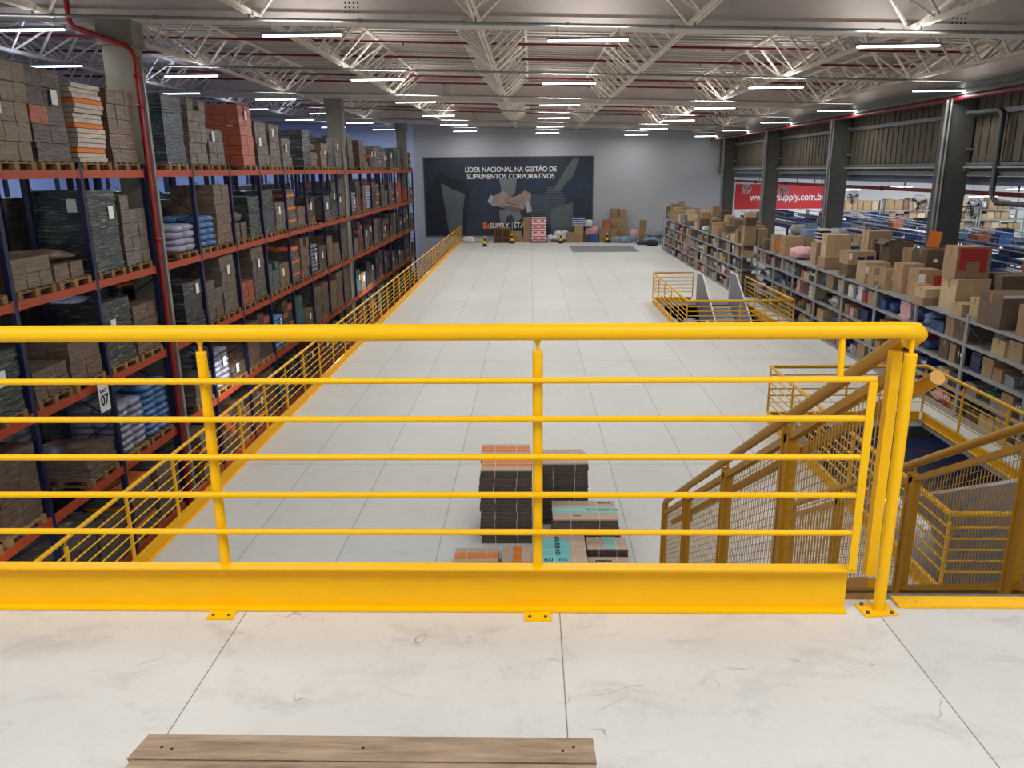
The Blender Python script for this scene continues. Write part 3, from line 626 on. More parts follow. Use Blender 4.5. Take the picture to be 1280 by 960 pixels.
LVN=['fifth-highest','fourth-highest','third-highest','second-highest','top']
lab_mesh=MB(); lab_mesh.add([(0,-.09,-.12),(0,.09,-.12),(0,.09,.12),(0,-.09,.12),(.004,-.09,-.12),(.004,.09,-.12),(.004,.09,.12),(.004,-.09,.12)],[(0,3,2,1),(4,5,6,7),(0,1,5,4),(1,2,6,5),(2,3,7,6),(3,0,4,7)]); LABM=lab_mesh.mesh('paper_label',WHITE)
def place_load(key,row,lv,k,slot,x,y,kind,h,seed,w=1.0,desc=None):
    if key in SKIP: return
    cn,st,ds=KINDS[kind] if isinstance(kind,int) else kind
    hq=round(h*8)/8; vs=seed%3
    me=cached(('load',cn,st,hq,vs,w),lambda: load_mesh(st,hq,hash_(cn,st,hq,vs),w,mix=cn in('dark brown','teal')).mesh('goods',[WR[cn],ORANGE,WR['orange-red'] if cn=='dark brown' else WR['grey-brown']]))
    rr=random.Random(seed)
    sl=['nearer half','farther half','middle'][slot]
    lab='%s, %s level, %s row, %s bay from far wall, %s'%(desc or ds,LVN[lv],'rear' if row else 'front',ORD[23-k],sl)
    root=thing('pallet_load',lab,'pallet load',(x,y,LV[lv]),rz=rr.uniform(-.02,.02),group='wrapped pallet loads on the tall racks',data=None)
    root['k']=repr(key)
    link('goods',me,root); link('wooden_pallet',PALLET if rr.random()<.7 else PALLET2,root)
    if not row and rr.random()<.42 and st!='heap':
        l=link('paper_label',LABM,root,(.585,rr.uniform(-.25,.25),.14+hq*rr.uniform(.55,.85)))
        if rr.random()<.5:
            l2=link('paper_label',LABM,root,(rr.uniform(-.2,.3),-w/2-.02,.14+hq*rr.uniform(.6,.85))); l2.rotation_euler=(0,0,-PI/2)
def hash_(*a):
    s=0
    for ch in repr(a): s=(s*131+ord(ch))%1000003
    return s
BR=('brown','carton','brown carton stack in clear film')
special={ # (level,bay,slot):(kind,height,desc)
 (4,5,0):(5,1.45,None),(4,5,1):(('dark brown','carton',''),1.5,'dark brown and orange cartons'),
 (4,6,0):(('white and orange','bundle','bright white and orange bundles'),1.35,None),(4,6,1):(0,1.35,None),
 (4,7,1):(('dark blue','block','wide dark blue wrapped load'),1.5,None),(4,7,0):None,
 (4,8,0):(1,1.45,None),(4,8,1):(('grey-brown','carton',''),.9,'short grey-brown carton stack'),
 (4,9,1):(('orange-red','carton','tall shiny orange-red cartons'),1.6,None),(4,9,0):None,
 (4,10,0):(1,1.3,None),(4,10,1):(0,1.25,None),(4,12,0):(9,1.25,None),
 (3,5,0):(5,.5,None),(2,5,0):(0,.5,None),(3,7,1):(6,.6,None),(2,7,1):(9,1.1,None),(1,5,0):None,(1,5,1):(0,.5,None),
 (3,6,0):(4,1.45,None),(3,6,1):(1,1.4,None),(3,5,1):(7,.55,None),(3,8,0):(10,.7,None),(3,8,1):(0,1.45,None),(3,10,0):(4,1.2,None),
 (2,6,0):(4,1.2,None),(2,6,1):(0,1.0,None),(2,8,1):(1,1.5,None),(2,8,0):(1,.95,None),(2,9,0):(3,.6,None),(2,9,1):(1,1.45,None),(2,10,0):(11,.9,None),(3,9,0):(7,.8,None),(3,9,1):(4,1.15,None),(2,5,1):(0,.75,None),
 (1,6,1):(10,1.1,None),(1,6,0):(6,1.0,None)}
for row,x in ((0,-8.70),(1,-10.25)):
    for lv in range(5):
        for k in range(4 if row==0 else 5,23):
            for slot in (0,1):
                key=(row,lv,k,slot); seed=hash_(*key); r=random.Random(seed)
                if row==0 and (lv,k,slot) in special:
                    s=special[(lv,k,slot)]
                    if s is None: continue
                    kind,h,desc=s
                else:
                    if r.random()<(.10 if lv==4 else .07): continue
                    if r.random()<.12 and lv<4: h=r.uniform(.4,.8)
                    else: h=r.uniform(.85,1.35) if lv==4 else r.uniform(.75,1.45)
                    if row==1: h=min(h*1.1,1.4)
                    kind=r.choices(range(12),KW)[0]; desc=None
                    if KINDS[kind][1]=='heap': h=r.uniform(.6,1.0)
                # keep clear of the columns standing in the front row
                cy=[17.02,35.2,53.2]; y=2.4*k+.64+1.12*slot
                if row==0 and any(c-.52<y<c+1.04 for c in cy): continue
                place_load(key,row,lv,k,slot,x,y,kind,h,seed,desc=desc)
# ------------------------------------------------------------------ small goods builders
def cube_carton(sx,sy,sz,m=0,tape=True,seed=0):
    mb=MB(); b=.004
    mb.box(-sx/2,-sy/2,0,sx/2,sy/2,sz,0)
    if tape:
        mb.box(-sx/2-.002,-.03,sz*.72,sx/2+.002,.03,sz+.002,1)
    return mb
CM={'brown':KRAFT,'pale brown':KRAFTP,'dark brown':KRAFTD}
def carton(loc,size,label,colour='brown',rz=0,group=None,key=None,extra=None,openflaps=False):
    if key is not None and key in SKIP: return None
    sx,sy,sz=size; mb=MB()
    if openflaps:
        t=.012
        mb.box(-sx/2,-sy/2,0,sx/2,sy/2,t); mb.box(-sx/2,-sy/2,t,-sx/2+t,sy/2,sz); mb.box(sx/2-t,-sy/2,t,sx/2,sy/2,sz)
        mb.box(-sx/2+t,-sy/2,t,sx/2-t,-sy/2+t,sz); mb.box(-sx/2+t,sy/2-t,t,sx/2-t,sy/2,sz)
    else: mb.box(-sx/2,-sy/2,0,sx/2,sy/2,sz)
    if not openflaps: 
        mb.box(-sx/2-.002,-.028,sz*.70,sx/2+.002,.028,sz+.002,1)
    root=thing('carton',label,'carton',loc,rz,group,data=mb.mesh('carton',[CM[colour],TAPE]))
    if key is not None: root['k']=repr(key)
    if openflaps:
        for s in (-1,1):
            fl=MB(); fl.obox((s*(sx/2+sy*.14),0,sz+.03-.04),(sy*.36,sy*.9,.008),tilt=s*.55); fl.build('flap',CM[colour],root)
    if extra: extra(root,sx,sy,sz)
    return root
def face_patch(mats,rects,face='x'):
    def fn(root,sx,sy,sz):
        for i,(a0,b0,a1,b1,m) in enumerate(rects):
            q=MB()
            if face=='x': q.box(-sx/2-.003,sy*(a0-.5),sz*b0,-sx/2-.0025+.002,sy*(a1-.5),sz*b1)
            else: q.box(sx*(a0-.5),-sy/2-.003,sz*b0,sx*(a1-.5),-sy/2-.0005,sz*b1)
            q.build('printed_patch',m,root)
    return fn
def bag(loc,size,colour,label,seed,name='plastic_bag',cat='bag',group=None,key=None,amp=.09):
    if key is not None and key in SKIP: return None
    r=random.Random(seed); mb=MB(); mb.blob((0,0,0),size,r,nu=18,nv=10,amp=amp,e=.7)
    t=thing(name,label,cat,loc,r.uniform(-.3,.3),group,data=mb.mesh(name,COL[colour]))
    if key is not None: t['k']=repr(key)
    return t
def stack_of(loc,size,colour,label,seed,name='folded_stack',cat='bundle',group=None,key=None,n=None,second=None):
    if key is not None and key in SKIP: return None
    r=random.Random(seed); mb=MB(); sx,sy,sz=size; n=n or max(3,int(sz/.05)); h=sz/n
    for i in range(n):
        jx,jy=r.uniform(-.015,.015),r.uniform(-.02,.02)
        mb.box(-sx/2+jx,-sy/2+jy,i*h+.002,sx/2+jx,sy/2+jy,(i+1)*h-.002,(i%2 if second else 0))
    t=thing(name,label,cat,loc,0,group,data=mb.mesh(name,[COL[colour],COL[second] if second else COL[colour]]))
    if key is not None: t['k']=repr(key)
    return t
def files(loc,size,colour,label,seed,group=None,key=None):
    if key is not None and key in SKIP: return None
    r=random.Random(seed); sx,sy,sz=size; mb=MB(); n=max(3,int(sy/.075)); w=sy/n
    for i in range(n):
        hh=sz*r.uniform(.88,1); mb.box(-sx/2+r.random()*.03,-sy/2+i*w+.003,0,sx/2,-sy/2+(i+1)*w-.003,hh)
        mb.box(-sx/2-.001,-sy/2+i*w+w*.3,hh*.55,-sx/2+.04,-sy/2+i*w+w*.7,hh*.8,1)
    t=thing('file_row',label,'files',loc,0,group,data=mb.mesh('file_row',[COL[colour],WHITE]))
    if key is not None: t['k']=repr(key)
    return t
def crate(loc,size,colour,label,group=None,key=None):
    if key is not None and key in SKIP: return None
    sx,sy,sz=size; t=.015; mb=MB(); m=0
    mb.box(-sx/2,-sy/2,0,sx/2,sy/2,t)
    for x in (-sx/2,sx/2-t): mb.box(x,-sy/2,t,x+t,sy/2,sz)
    for y in (-sy/2,sy/2-t): mb.box(-sx/2+t,y,t,sx/2-t,y+t,sz)
    mb.box(-sx/2-.012,-sy/2-.012,sz-.03,-sx/2-.001,sy/2+.012,sz); mb.box(-sx/2-.012,-sy/2-.012,sz-.03,sx/2+.012,-sy/2-.001,sz)
    mb.box(-sx/2+.03,-sy/2+.03,t+.002,sx/2-.03,sy/2-.03,sz*.8,1)
    o=thing('plastic_crate',label,'crate',loc,0,group,data=mb.mesh('plastic_crate',[COL[colour],COL['grey']]))
    if key is not None: o['k']=repr(key)
    return o
# ------------------------------------------------------------------ grey shelving
TOP=-1.25
SH=[.06,.55,1.04,1.53,2.0]
def shelf_unit(x,y0,W,D,label,grp,key):
    if key in SKIP: return
    root=thing('shelving_unit',label,'shelving',(x,y0,LZ),group=grp); root['k']=repr(key)
    pm=cached(('spost',),lambda: MB().box(-.02,-.02,0,.02,.02,2.10).mesh('post',STEEL_GREY))
    for a in (.022,D-.022):
        for b in (.022,W-.022): link('post',pm,root,(a,b,0))
    sm=cached(('shelf',W,D),lambda: (lambda m:(m.box(0.045,.004,-.012,D-.045,W-.004,0),m.box(.004,.045,-.045,.044,W-.045,-.001),m.box(D-.044,.045,-.045,D-.004,W-.045,-.001),m)[-1].mesh('shelf',STEEL_GREY))(MB()))
    for z in SH: link('shelf',sm,root,(0,0,z))
    bk=cached(('back',W,D),lambda: (lambda m:(m.tube([(D-.02,.04,.1),(D-.02,W-.04,1.0)],.008,4,smooth=False),m.tube([(D-.02,.04,1.9),(D-.02,W-.04,1.0)],.008,4,smooth=False),m.tube([(.04,W-.01,.1),(D-.04,W-.01,1.0)],.008,4,smooth=False),m.tube([(D-.04,.01,1.0),(.04,.01,1.9)],.008,4,smooth=False),m)[-1].mesh('bracing',STEEL_GREY))(MB()))
    link('bracing',bk,root)
CELLK=['carton','bag','stack','files','crate']
def fill_cells(rowname,x,y0,W,D,bayn,rowkey,dens=1):
    for li in range(4):
        z=LZ+SH[li]+.003; r=random.Random(hash_(rowkey,bayn,li)); y=y0+.08; n=0
        names=['floor-level','second','third','fourth']
        mid=y0+W/2; md=MB()
        while y<y0+W-.35:
            wdt=r.uniform(.26,.55)
            if y+wdt>y0+W-.07: wdt=y0+W-.07-y
            if wdt<.16: break
            n+=1
            if r.random()<.08: y+=wdt; continue
            hh=r.uniform(.20,.40); dd=r.uniform(.35,.6); xx=x+.06+dd/2+r.uniform(0,.06); kd=r.choices(CELLK,[34,24,18,12,12])[0]
            key=(rowkey,bayn,li,n)
            pos='on the %s shelf, %s grey shelving, bay %s from its near end, %s along'%(names[li],rowname,['one','two','three','four','five','six','seven','eight','nine','ten'][bayn],['zero','first','second','third','fourth','fifth','sixth','seventh','eighth'][n])
            pos='%s shelf, %s grey shelving, %s bay from near end, %s item'%(names[li],rowname,ORD[bayn+1],ORD[n])
            g='goods in the %s grey shelving'%rowname; L_=(xx,y+wdt/2,z); S_=(dd,wdt-.03,hh); sd=hash_(key)
            if kd=='carton':
                c=r.choice(['brown','brown','pale brown','dark brown']); carton(L_,S_,c+' carton, '+pos,c,group=g,key=key)
            elif kd=='bag':
                c=r.choice(['white','grey','grey','black','green','mint','purple','beige','pink','skyblue','blue','orange']); bag(L_,(dd*.9,(wdt-.03)*.86,hh*.85),c,c+' crumpled bag, '+pos,sd,group=g,key=key)
            elif kd=='stack':
                c=r.choice(['white','grey','beige','beige','navy','red','pink']); stack_of(L_,S_,c,'stack of '+c+' packs, '+pos,sd,group=g,key=key)
            elif kd=='files':
                c=r.choice(['white','black','navy','grey','red']); files(L_,(dd,wdt-.03,.34),c,'row of '+c+' binders, '+pos,sd,group=g,key=key)
            else:
                c=r.choice(['blue','navy','navy','grey','orange','grey']); crate(L_,(dd-.05,wdt-.06,hh*.8),c,c+' open crate, '+pos,group=g,key=key)
            y+=wdt
# first (far) run and second (near) run
NB1=9; W=2.1
for b in range(NB1):
    y0=31.0+b*W
    shelf_unit(8.2,y0,W,1.0,'grey steel shelving unit in the far run, %s from its near end'%ORD[b+1],'units of the far shelving run',('su1',b))
    fill_cells('far',8.2,y0,W,1.0,b,'r1')
NB2=9
for b in range(NB2):
    y0=11.1+b*W
    shelf_unit(8.5,y0,W,.85,'grey steel shelving unit in the near run, %s from its near end'%ORD[b+1],'units of the near shelving run',('su2',b))
    shelf_unit(9.38,y0,W,.85,'grey steel shelving unit behind the near run, %s from its near end'%ORD[b+1],'units behind the near shelving run',('su3',b))
    fill_cells('near',8.5,y0,W,.85,b,'r2')
for b in range(6):
    shelf_unit(11.0,14.0+b*2.4,2.1,.9,'grey steel shelving unit in the run beside the columns, %s from its near end'%ORD[b+1],'units of the shelving run beside the columns',('su4',b))
# things on top of the near run
def top_item(x0,x1,y,z1,kind,label,z0=TOP,depth=None,colour='brown',**kw):
    w=x1-x0; d=depth or w*.85; loc=((x0+x1)/2,y+d/2,z0+.003); sz=(w,d,z1-z0-.003)
    if kind=='carton': return carton(loc,sz,label,colour,group='goods on top of the near shelving',**kw)
    if kind=='bag': return bag(loc,sz,colour,label,hash_(label),group='goods on top of the near shelving')
    if kind=='stack': return stack_of(loc,sz,colour,label,hash_(label),group='goods on top of the near shelving',**kw)
    if kind=='crate': return crate(loc,sz,colour,label,group='goods on top of the near shelving')
P=face_patch
ti=top_item
ti(8.66,9.34,16.14,-.575,'carton','large pale carton under the tall red-sided carton',colour='pale brown',depth=.62)
ti(8.62,9.30,16.20,.075,'carton','tall carton with red printed side on top of a pale carton',z0=-.572,colour='brown',depth=.52,extra=P(0,[(.08,.55,.9,.95,INKR),(.08,.25,.30,.55,INKR),(.70,.20,.9,.55,INKR)],'y'))
ti(8.44,9.06,17.00,-1.10,'carton','flat carton lying under another flat carton',depth=.45)
ti(8.46,9.06,16.98,-.885,'carton','flat pale carton on top of a darker flat one',z0=-1.097,colour='pale brown',depth=.45)
ti(8.54,9.20,15.62,-1.00,'carton','flat pale carton at the shelf edge before the large pale carton',colour='pale brown',depth=.42)
ti(8.64,8.96,15.20,-.83,'carton','small pale carton with grey label standing at the shelf edge',colour='pale brown',depth=.34,extra=P(0,[(.1,.45,.9,.55,COL['grey'])],'y'))
ti(8.54,9.30,14.30,-.62,'carton','big film-wrapped dark carton nearest the camera on the shelving',colour='dark brown',depth=.75,extra=P(0,[(.0,.92,1,1.0,COL['white'])],'y'))
ti(9.42,10.1,15.9,-.48,'carton','brown carton with orange tape band behind the big wrapped carton',colour='dark brown',depth=.6,extra=P(0,[(.0,.05,1,.35,ORANGE),(.0,.35,.12,.5,ORANGE)],'y'))
ti(9.40,9.80,17.45,-.27,'carton','tall narrow pale carton behind the flat cartons',colour='pale brown',depth=.5)
ti(9.40,10.20,19.0,-.75,'carton','brown carton under the grey carton with flaps',depth=.7)
ti(9.40,10.20,19.0,-.27,'carton','greyish carton on a brown one behind the red-logo carton',z0=-.747,colour='dark brown',depth=.7,extra=P(0,[(.2,.4,.32,.55,WHITE)],'y'))
ti(9.60,9.94,20.2,-.36,'carton','narrow upright carton beside the greyish carton',depth=.5)
ti(8.74,9.22,18.72,-.56,'carton','brown carton with red print beside the red-logo carton',depth=.48,extra=P(0,[(.25,.2,.5,.45,INKR)],'y'))
ti(8.80,9.32,18.06,-.62,'carton','brown carton with big red logo patch',depth=.5,extra=P(0,[(.02,.5,.3,.85,WHITE),(.68,.1,1.0,.8,INKR)],'y'))
ti(8.57,8.90,17.60,-.89,'carton','small orange-taped carton at the shelf edge',depth=.34,extra=P(0,[(.3,0,1,1,ORANGE)],'y'))
ti(8.57,9.20,20.40,-.71,'carton','wide pale carton with white label on its corner',colour='pale brown',depth=.55,extra=P(0,[(.02,.5,.15,.8,WHITE)],'y'))
ti(8.56,8.86,19.82,-.77,'carton','film-wrapped small carton with pink label',depth=.38,extra=P(0,[(.1,.3,.9,.6,COL['pink'])],'y'))
ti(8.60,8.92,19.28,-.76,'carton','plain brown carton with white sticker on its side',depth=.36,extra=P(0,[(.5,.5,.75,.75,WHITE)],'y'))
ti(9.40,10.0,21.00,-.86,'carton','orange and brown carton below the open flapped carton',depth=.6,extra=P(0,[(.0,.1,.6,.8,ORANGE)],'y'))
ti(9.40,10.0,21.00,-.25,'carton','open dark carton with flaps sticking out',z0=-.857,colour='dark brown',depth=.6,openflaps=True)
sh=MB(); sh.obox((0,0,.20),(.30,.012,.38),0,tilt=.12)
thing('printed_sheet','orange printed sheet standing on the greyish carton','sheet',(9.80,19.55,-.26),0,data=sh.mesh('printed_sheet',ORANGE))
ti(9.42,9.70,22.00,-.27,'carton','tall dark carton beside the open flapped carton',colour='dark brown',depth=.4)
ti(9.45,10.1,22.50,-.08,'carton','tall pale carton stack end behind the blue-printed carton',colour='pale brown',depth=.5)
ti(8.56,9.24,21.50,-.90,'carton','dark carton under the blue-printed carton',colour='dark brown',depth=.6)
ti(8.54,9.28,21.50,-.54,'carton','wide carton with blue print on its front',z0=-.897,depth=.6,extra=P(0,[(.35,.2,.6,.6,COL['navy']),(.68,.25,.95,.65,COL['navy']),(.02,.4,.14,.9,WHITE)],'y'))
ti(8.62,9.16,23.40,-.91,'carton','small carton under the big rounded kraft carton',depth=.55)
ti(8.62,9.34,23.40,-.25,'carton','big pale rounded carton standing on a small one',z0=-.907,colour='pale brown',depth=.40)
ti(8.74,9.04,24.52,-.57,'carton','upright pale carton beside the pink bag',colour='pale brown',depth=.45)
ti(8.56,9.22,25.9,-.86,'bag','pale pink bag of soft goods on the shelf top',colour='pink',depth=.8)
ti(9.42,9.80,26.2,-.75,'carton','carton under the striped black and white pile',depth=.5)
ti(9.42,9.80,26.2,-.29,'stack','pile of black and white striped packs',z0=-.747,colour='black',second='white',n=8,depth=.45)
ti(8.62,8.92,28.35,-.64,'carton','orange-printed narrow carton beside a brown carton',depth=.45,extra=P(0,[(.2,.1,.8,.7,ORANGE)],'y'))
ti(8.66,9.30,27.30,-.61,'carton','square brown carton between the pink bag and the orange-printed carton',depth=.55)
ti(9.42,10.02,28.9,-.72,'carton','carton under the pale grey bag',depth=.6)
ti(9.42,10.02,28.9,-.34,'bag','pale grey bag lying on a carton at the shelf end',z0=-.717,colour='grey',depth=.6)
ti(9.42,9.90,27.6,-.64,'carton','carton under the folded sky blue shirts',depth=.5)
ti(9.42,9.90,27.6,-.41,'stack','folded sky blue shirts on a carton',z0=-.637,colour='skyblue',depth=.5)
ti(8.56,9.04,29.30,-.89,'carton','small dark carton at the far end of the near shelving',colour='dark brown',depth=.42)
ti(9.42,9.90,25.0,-.72,'carton','carton under the tall grey bin',depth=.5)
bk=MB(); bk.lathe([(0,0),(.19,0),(.235,.52),(.20,.52),(.17,.05),(0,.05)],18)
thing('waste_bin','tall dark grey bin standing on a carton','bin',(9.66,25.25,-.716),data=bk.mesh('waste_bin',COL['grey']))
ti(9.42,10.1,23.9,-.70,'crate','blue crate with red goods behind the big rounded carton',colour='blue',depth=.8)
ti(9.5,10.1,17.95+.15,-.80,'carton','low brown carton behind the carton with the big red logo',depth=.5)
ti(8.60,9.25,13.3,-.70,'carton','brown carton at the near end of the shelving top',depth=.6)
# on top of the far run
r=random.Random(77); n=0
for lane,(xa,xb) in enumerate(((8.26,8.72),(8.76,9.16))):
    y=31.05
    while y<49.3:
        wd=r.uniform(.32,.75); hh=r.uniform(.22,.55)+(.25 if (lane==1 or y>46.5) else 0); n+=1
        if y<32.0 and lane==0: wd,hh=.5,.72
        kd=r.choices(['carton','bag','stack'],[8,2,1])[0]
        if r.random()<.07: y+=wd; continue
        c=r.choice(['brown','brown','pale brown','dark brown']); key=('t1',n); g='goods on top of the far shelving'
        pos='on top of far grey shelving, %s lane, %.0f steps along'%('front' if lane==0 else 'rear',0)
        pos='on top of far shelving, %s edge, %s from near end'%('aisle' if lane==0 else 'rear',ORD[n if lane==0 else n-n0])
        L_=((xa+xb)/2+.0,y+wd/2,TOP+.003)
        if kd=='carton':
            carton(L_,(xb-xa,wd-.04,hh),c+' carton '+pos,c,group=g,key=key)
            if r.random()<.3:
                h2=r.uniform(.18,.35); c2=r.choice(['brown','pale brown','dark brown']); carton((L_[0],L_[1],TOP+.005+hh),((xb-xa)*.9,wd*.8,h2),'upper '+c2+' carton '+pos,c2,group=g,key=('t1u',n))
        elif kd=='bag':
            c=r.choice(['mint','white','grey','orange','black']); bag(L_,(xb-xa,wd-.06,hh*.7),c,c+' bag '+pos,hash_(key),group=g,key=key)
        else:
            c=r.choice(['white','beige','grey']); stack_of(L_,(xb-xa,wd-.06,hh),c,'pile of '+c+' packs '+pos,hash_(key),group=g,key=key)
        y+=wd
    n0=n
# on the rear lane of the near run and on the run beside the columns
r=random.Random(5); y=29.9; n=0
for (ya,yb,xa,xb,nm,z) in [(14.1,28.0,11.06,11.84,'run beside the columns',TOP)]:
    y=ya
    while y<yb:
        wd=r.uniform(.5,.9); hh=r.uniform(.3,.7); n+=1
        if r.random()<.2: y+=wd; continue
        if abs(((y-14)%2.4)-2.25)<.25: y+=.3
        c=r.choice(['brown','pale brown','dark brown']); carton(((xa+xb)/2,y+wd/2,z+.003),(xb-xa-.1,wd-.08,hh),c+' carton on top of the shelving beside the columns, '+ORD[min(n,20)]+' from camera',c,group='cartons on the shelving beside the columns',key=('t3',n))
        y+=wd+.05
# ------------------------------------------------------------------ stacks of flattened cartons on the lower floor
def flat_bundle(loc,sx,sy,sz,label,top,seed,rz=0,group='bundles of flattened cartons on the lower floor'):
    r=random.Random(seed); mb=MB(); n=max(3,round(sz/.02)); h=sz/n
    for i in range(n):
        j=r.uniform(-.006,.006); k=r.uniform(-.006,.006); mb.box(-sx/2+j,-sy/2+k,i*h,sx/2+j,sy/2+k,(i+1)*h-.002,0 if i<n-1 else 1)
    root=thing('flat_carton_bundle',label,'carton bundle',loc,rz,group,data=mb.mesh('flat_carton_bundle',[KEDGE,KTOP if top else KEDGE]))
    z=sz+.001
    for (x0,y0,x1,y1,m) in top:
        q=MB(); q.box(sx*(x0-.5),sy*(y0-.5),z-.002,sx*(x1-.5),sy*(y1-.5),z+.0015); q.build('printed_band',m,root)
    s=MB()
    for fx in (.28,.72):
        x=sx*(fx-.5); s.box(x-.003,-sy/2-.009,0,x+.003,-sy/2-.006,sz+.003); s.box(x-.003,-sy/2-.009,sz+.002,x+.003,sy/2+.009,sz+.005)
    if sy>.3: s.box(-sx/2-.009,-.003,sz+.002,sx/2+.009,.003,sz+.005)
    s.build('strap',STRAP,root); return root
OB=[(0,.35,1,.75,ORANGE)]
for col,(x,y,nb,nm,rz) in enumerate([(-.36,9.95,9,'front orange-banded stack',0),(-.36,10.45,9,'rear orange-banded stack',0),(.44,10.55,8,'stack beside the post',.03),(.42,11.05,7,'rear stack beside the post',.02)]):
    H=(1.07,1.09,.93,.80)[col]; h=H/nb; rr=random.Random(col)
    for i in range(nb):
        jx,jy=rr.uniform(-.02,.02),rr.uniform(-.015,.015)
        flat_bundle((x+jx,y+jy,LZ+i*h+.001),.68,.46,h-.004,('top bundle' if i==nb-1 else ORD[nb-i]+' bundle from the top')+' of flat cartons in the '+nm,(OB if col<2 else [(0,.42,1,.50,KRAFTP)]) if i==nb-1 else [],col*20+i,rz)
flat_bundle((-.71,9.10,LZ+.001),.56,.36,.16,'low orange-banded carton bundle lying alone before the dark stack',[(0,.2,1,.62,ORANGE)],1,rz=.02)
flat_bundle((-.20,9.10,LZ+.001),.36,.40,.17,'low carton bundle with upright orange band beside the post',[(.38,0,.68,1,ORANGE)],2)
def ocean(root,x,y,z,s,rz):
    t=text('oceano',s,INK,root,(x,y,z),(0,0,rz),bold=.002,sx=1.35); return t
A=flat_bundle((.70,9.80,LZ+.25),.86,.60,.22,'teal-banded flat carton bundle on top of the pile by the post',[(0,.28,1,.68,TEALL)],3)
ocean(A,.24,.0,.2225,.11,0); text('RECICLAVEL',.035,INK,A,(.28,.21,.2225),(0,0,0)); text('CAIXA',.03,INK,A,(-.1,-.20,.2225),(0,0,0))
flat_bundle((.72,9.85,LZ+.001),.90,.62,.245,'carton bundle at the bottom of the pile under the teal-banded one',[],4)
B=flat_bundle((.40,9.05,LZ+.10),.56,.80,.16,'wide carton bundle with bright teal print at the front of the pile',[(0,.05,.62,.85,TEAL)],5)
ocean(B,-.09,.10,.1625,.13,PI/2); text('60',.12,INK,B,(-.20,-.28,.1625),(0,0,0)); text('KG',.08,INK,B,(-.02,-.28,.1625),(0,0,0))
flat_bundle((.40,9.05,LZ+.001),.56,.80,.095,'bottom bundle under the bright teal one',[],6)
Cc=flat_bundle((.97,9.32,LZ+.05),.52,.34,.17,'carton bundle with pale teal patch at the corner of the pile',[(.4,0,.72,1,TEALL)],7)
D=flat_bundle((.95,8.90,LZ+.001),.54,.36,.14,'carton bundle with dark print at the front corner of the pile',[(0,.15,1,.5,TEALL)],8); text('oceano',.07,INK,D,(-.05,.08,.1425),(0,0,0),bold=.002)
# ------------------------------------------------------------------ pallet in the foreground
root=thing('wooden_pallet','weathered wooden pallet lying on the upper platform before the camera','pallet',(-.46,1.28,0))
pb=MB()
ys=[.50,.40,.28,.17,.05,-.07,-.18,-.30,-.42]
for i,y in enumerate(ys):
    q=MB(); rr=random.Random(i); q.hexa([(-.625+rr.uniform(-.012,.012),y-.047,.122),(.625,y-.047,.122),(.625,y+.047,.122),(-.61,y+.047,.122),(-.625,y-.047,.144),(.625+rr.uniform(-.006,.006),y-.047,.144),(.625,y+.047,.144),(-.61,y+.047,.144)])
    for nx in (-.55,-.52,0,.54,.57): q.lathe([(0,.1452),(.0045,.1452),(.0045,.144)],6,(nx,y+rr.uniform(-.02,.02),0),m=1)
    q.build('deck_board',[WOOD,DARK],root)
for x in (-.56,0,.56):
    q=MB(); q.box(x-.045,-.46,.022,x+.045,.54,.122); q.build('stringer',WOOD,root)
for y in (-.41,.04,.49):
    q=MB(); q.box(-.62,y-.047,0,.62,y+.047,.022); q.build('bottom_board',WOOD,root)
# ------------------------------------------------------------------ mural on the far wall
WX0,WX1,WZ0,WZ1=-7.58,4.32,-2.82,2.54
root=thing('wall_mural','dark navy mural with clasped hands and white lettering on the far wall','mural',(WX0,57.47,WZ0))
def mx(px): return (px-531)/209*(WX1-WX0)
def mz(py): return (293-py)/95*(WZ1-WZ0)
NV=mat('mural_navy',srgb(38,50,66),.5,noise=(.5,.5)); 
mb=MB(); mb.box(0,0,0,WX1-WX0,.025,WZ1-WZ0); mb.build('panel',NV,root)
fr=MB(); W_,H_=WX1-WX0,WZ1-WZ0
fr.box(-.07,-.02,-.07,0,.025,H_+.07); fr.box(W_,-.02,-.07,W_+.07,.025,H_+.07); fr.box(0,-.02,-.07,W_,.025,0); fr.box(0,-.02,H_,W_,.025,H_+.07); fr.build('frame',DKGREY,root)
def poly(name,pts,m,lv):
    q=MB(); n=len(pts); y=-.004*lv
    vs=[(mx(a),y,mz(b)) for a,b in pts]; me=MB(); me.add(vs,[tuple(range(n))]); o=me.build(name,m,root); return o
M1=mat('mural_mid_blue',srgb(34,52,76),.5,noise=(.8,.35)); M2=mat('mural_grey_green',srgb(88,100,102),.5,noise=(.9,.2)); M3=mat('mural_deep',srgb(20,30,46),.5,noise=(1,.4)); M4=mat('mural_skin',srgb(158,144,134),.5,noise=(1.5,.3)); M5=mat('mural_cuff',srgb(168,172,176),.5); M6=mat('mural_skin_dark',srgb(112,92,84),.5); M7=mat('mural_shirt',srgb(112,122,126),.5,noise=(1,.2)); M8=mat('mural_orange',srgb(230,120,40),.5); M9=mat('mural_white',srgb(236,238,240),.5); M10=mat('mural_dots',srgb(112,124,136),.5)
poly('figure_suit',[(533,293),(533,240),(545,222),(552,214),(566,222),(582,226),(588,240),(584,262),(582,293)],M3,1)
poly('figure_shirt',[(551,228),(566,236),(581,242),(578,262),(577,293),(560,293),(556,262)],M2,2)
poly('suit_sleeve',[(588,240),(600,226),(626,222),(630,236),(616,248),(612,262),(606,280),(588,290),(584,262)],M1,1)
poly('suit_jacket',[(645,222),(686,226),(684,240),(672,244),(660,240),(648,238),(640,230)],M1,1)
poly('light_shard',[(690,241),(707,212),(716,200),(724,200),(714,226),(706,236)],M2,1)
poly('light_shard',[(689,262),(716,253),(717,293),(689,293)],M2,1)
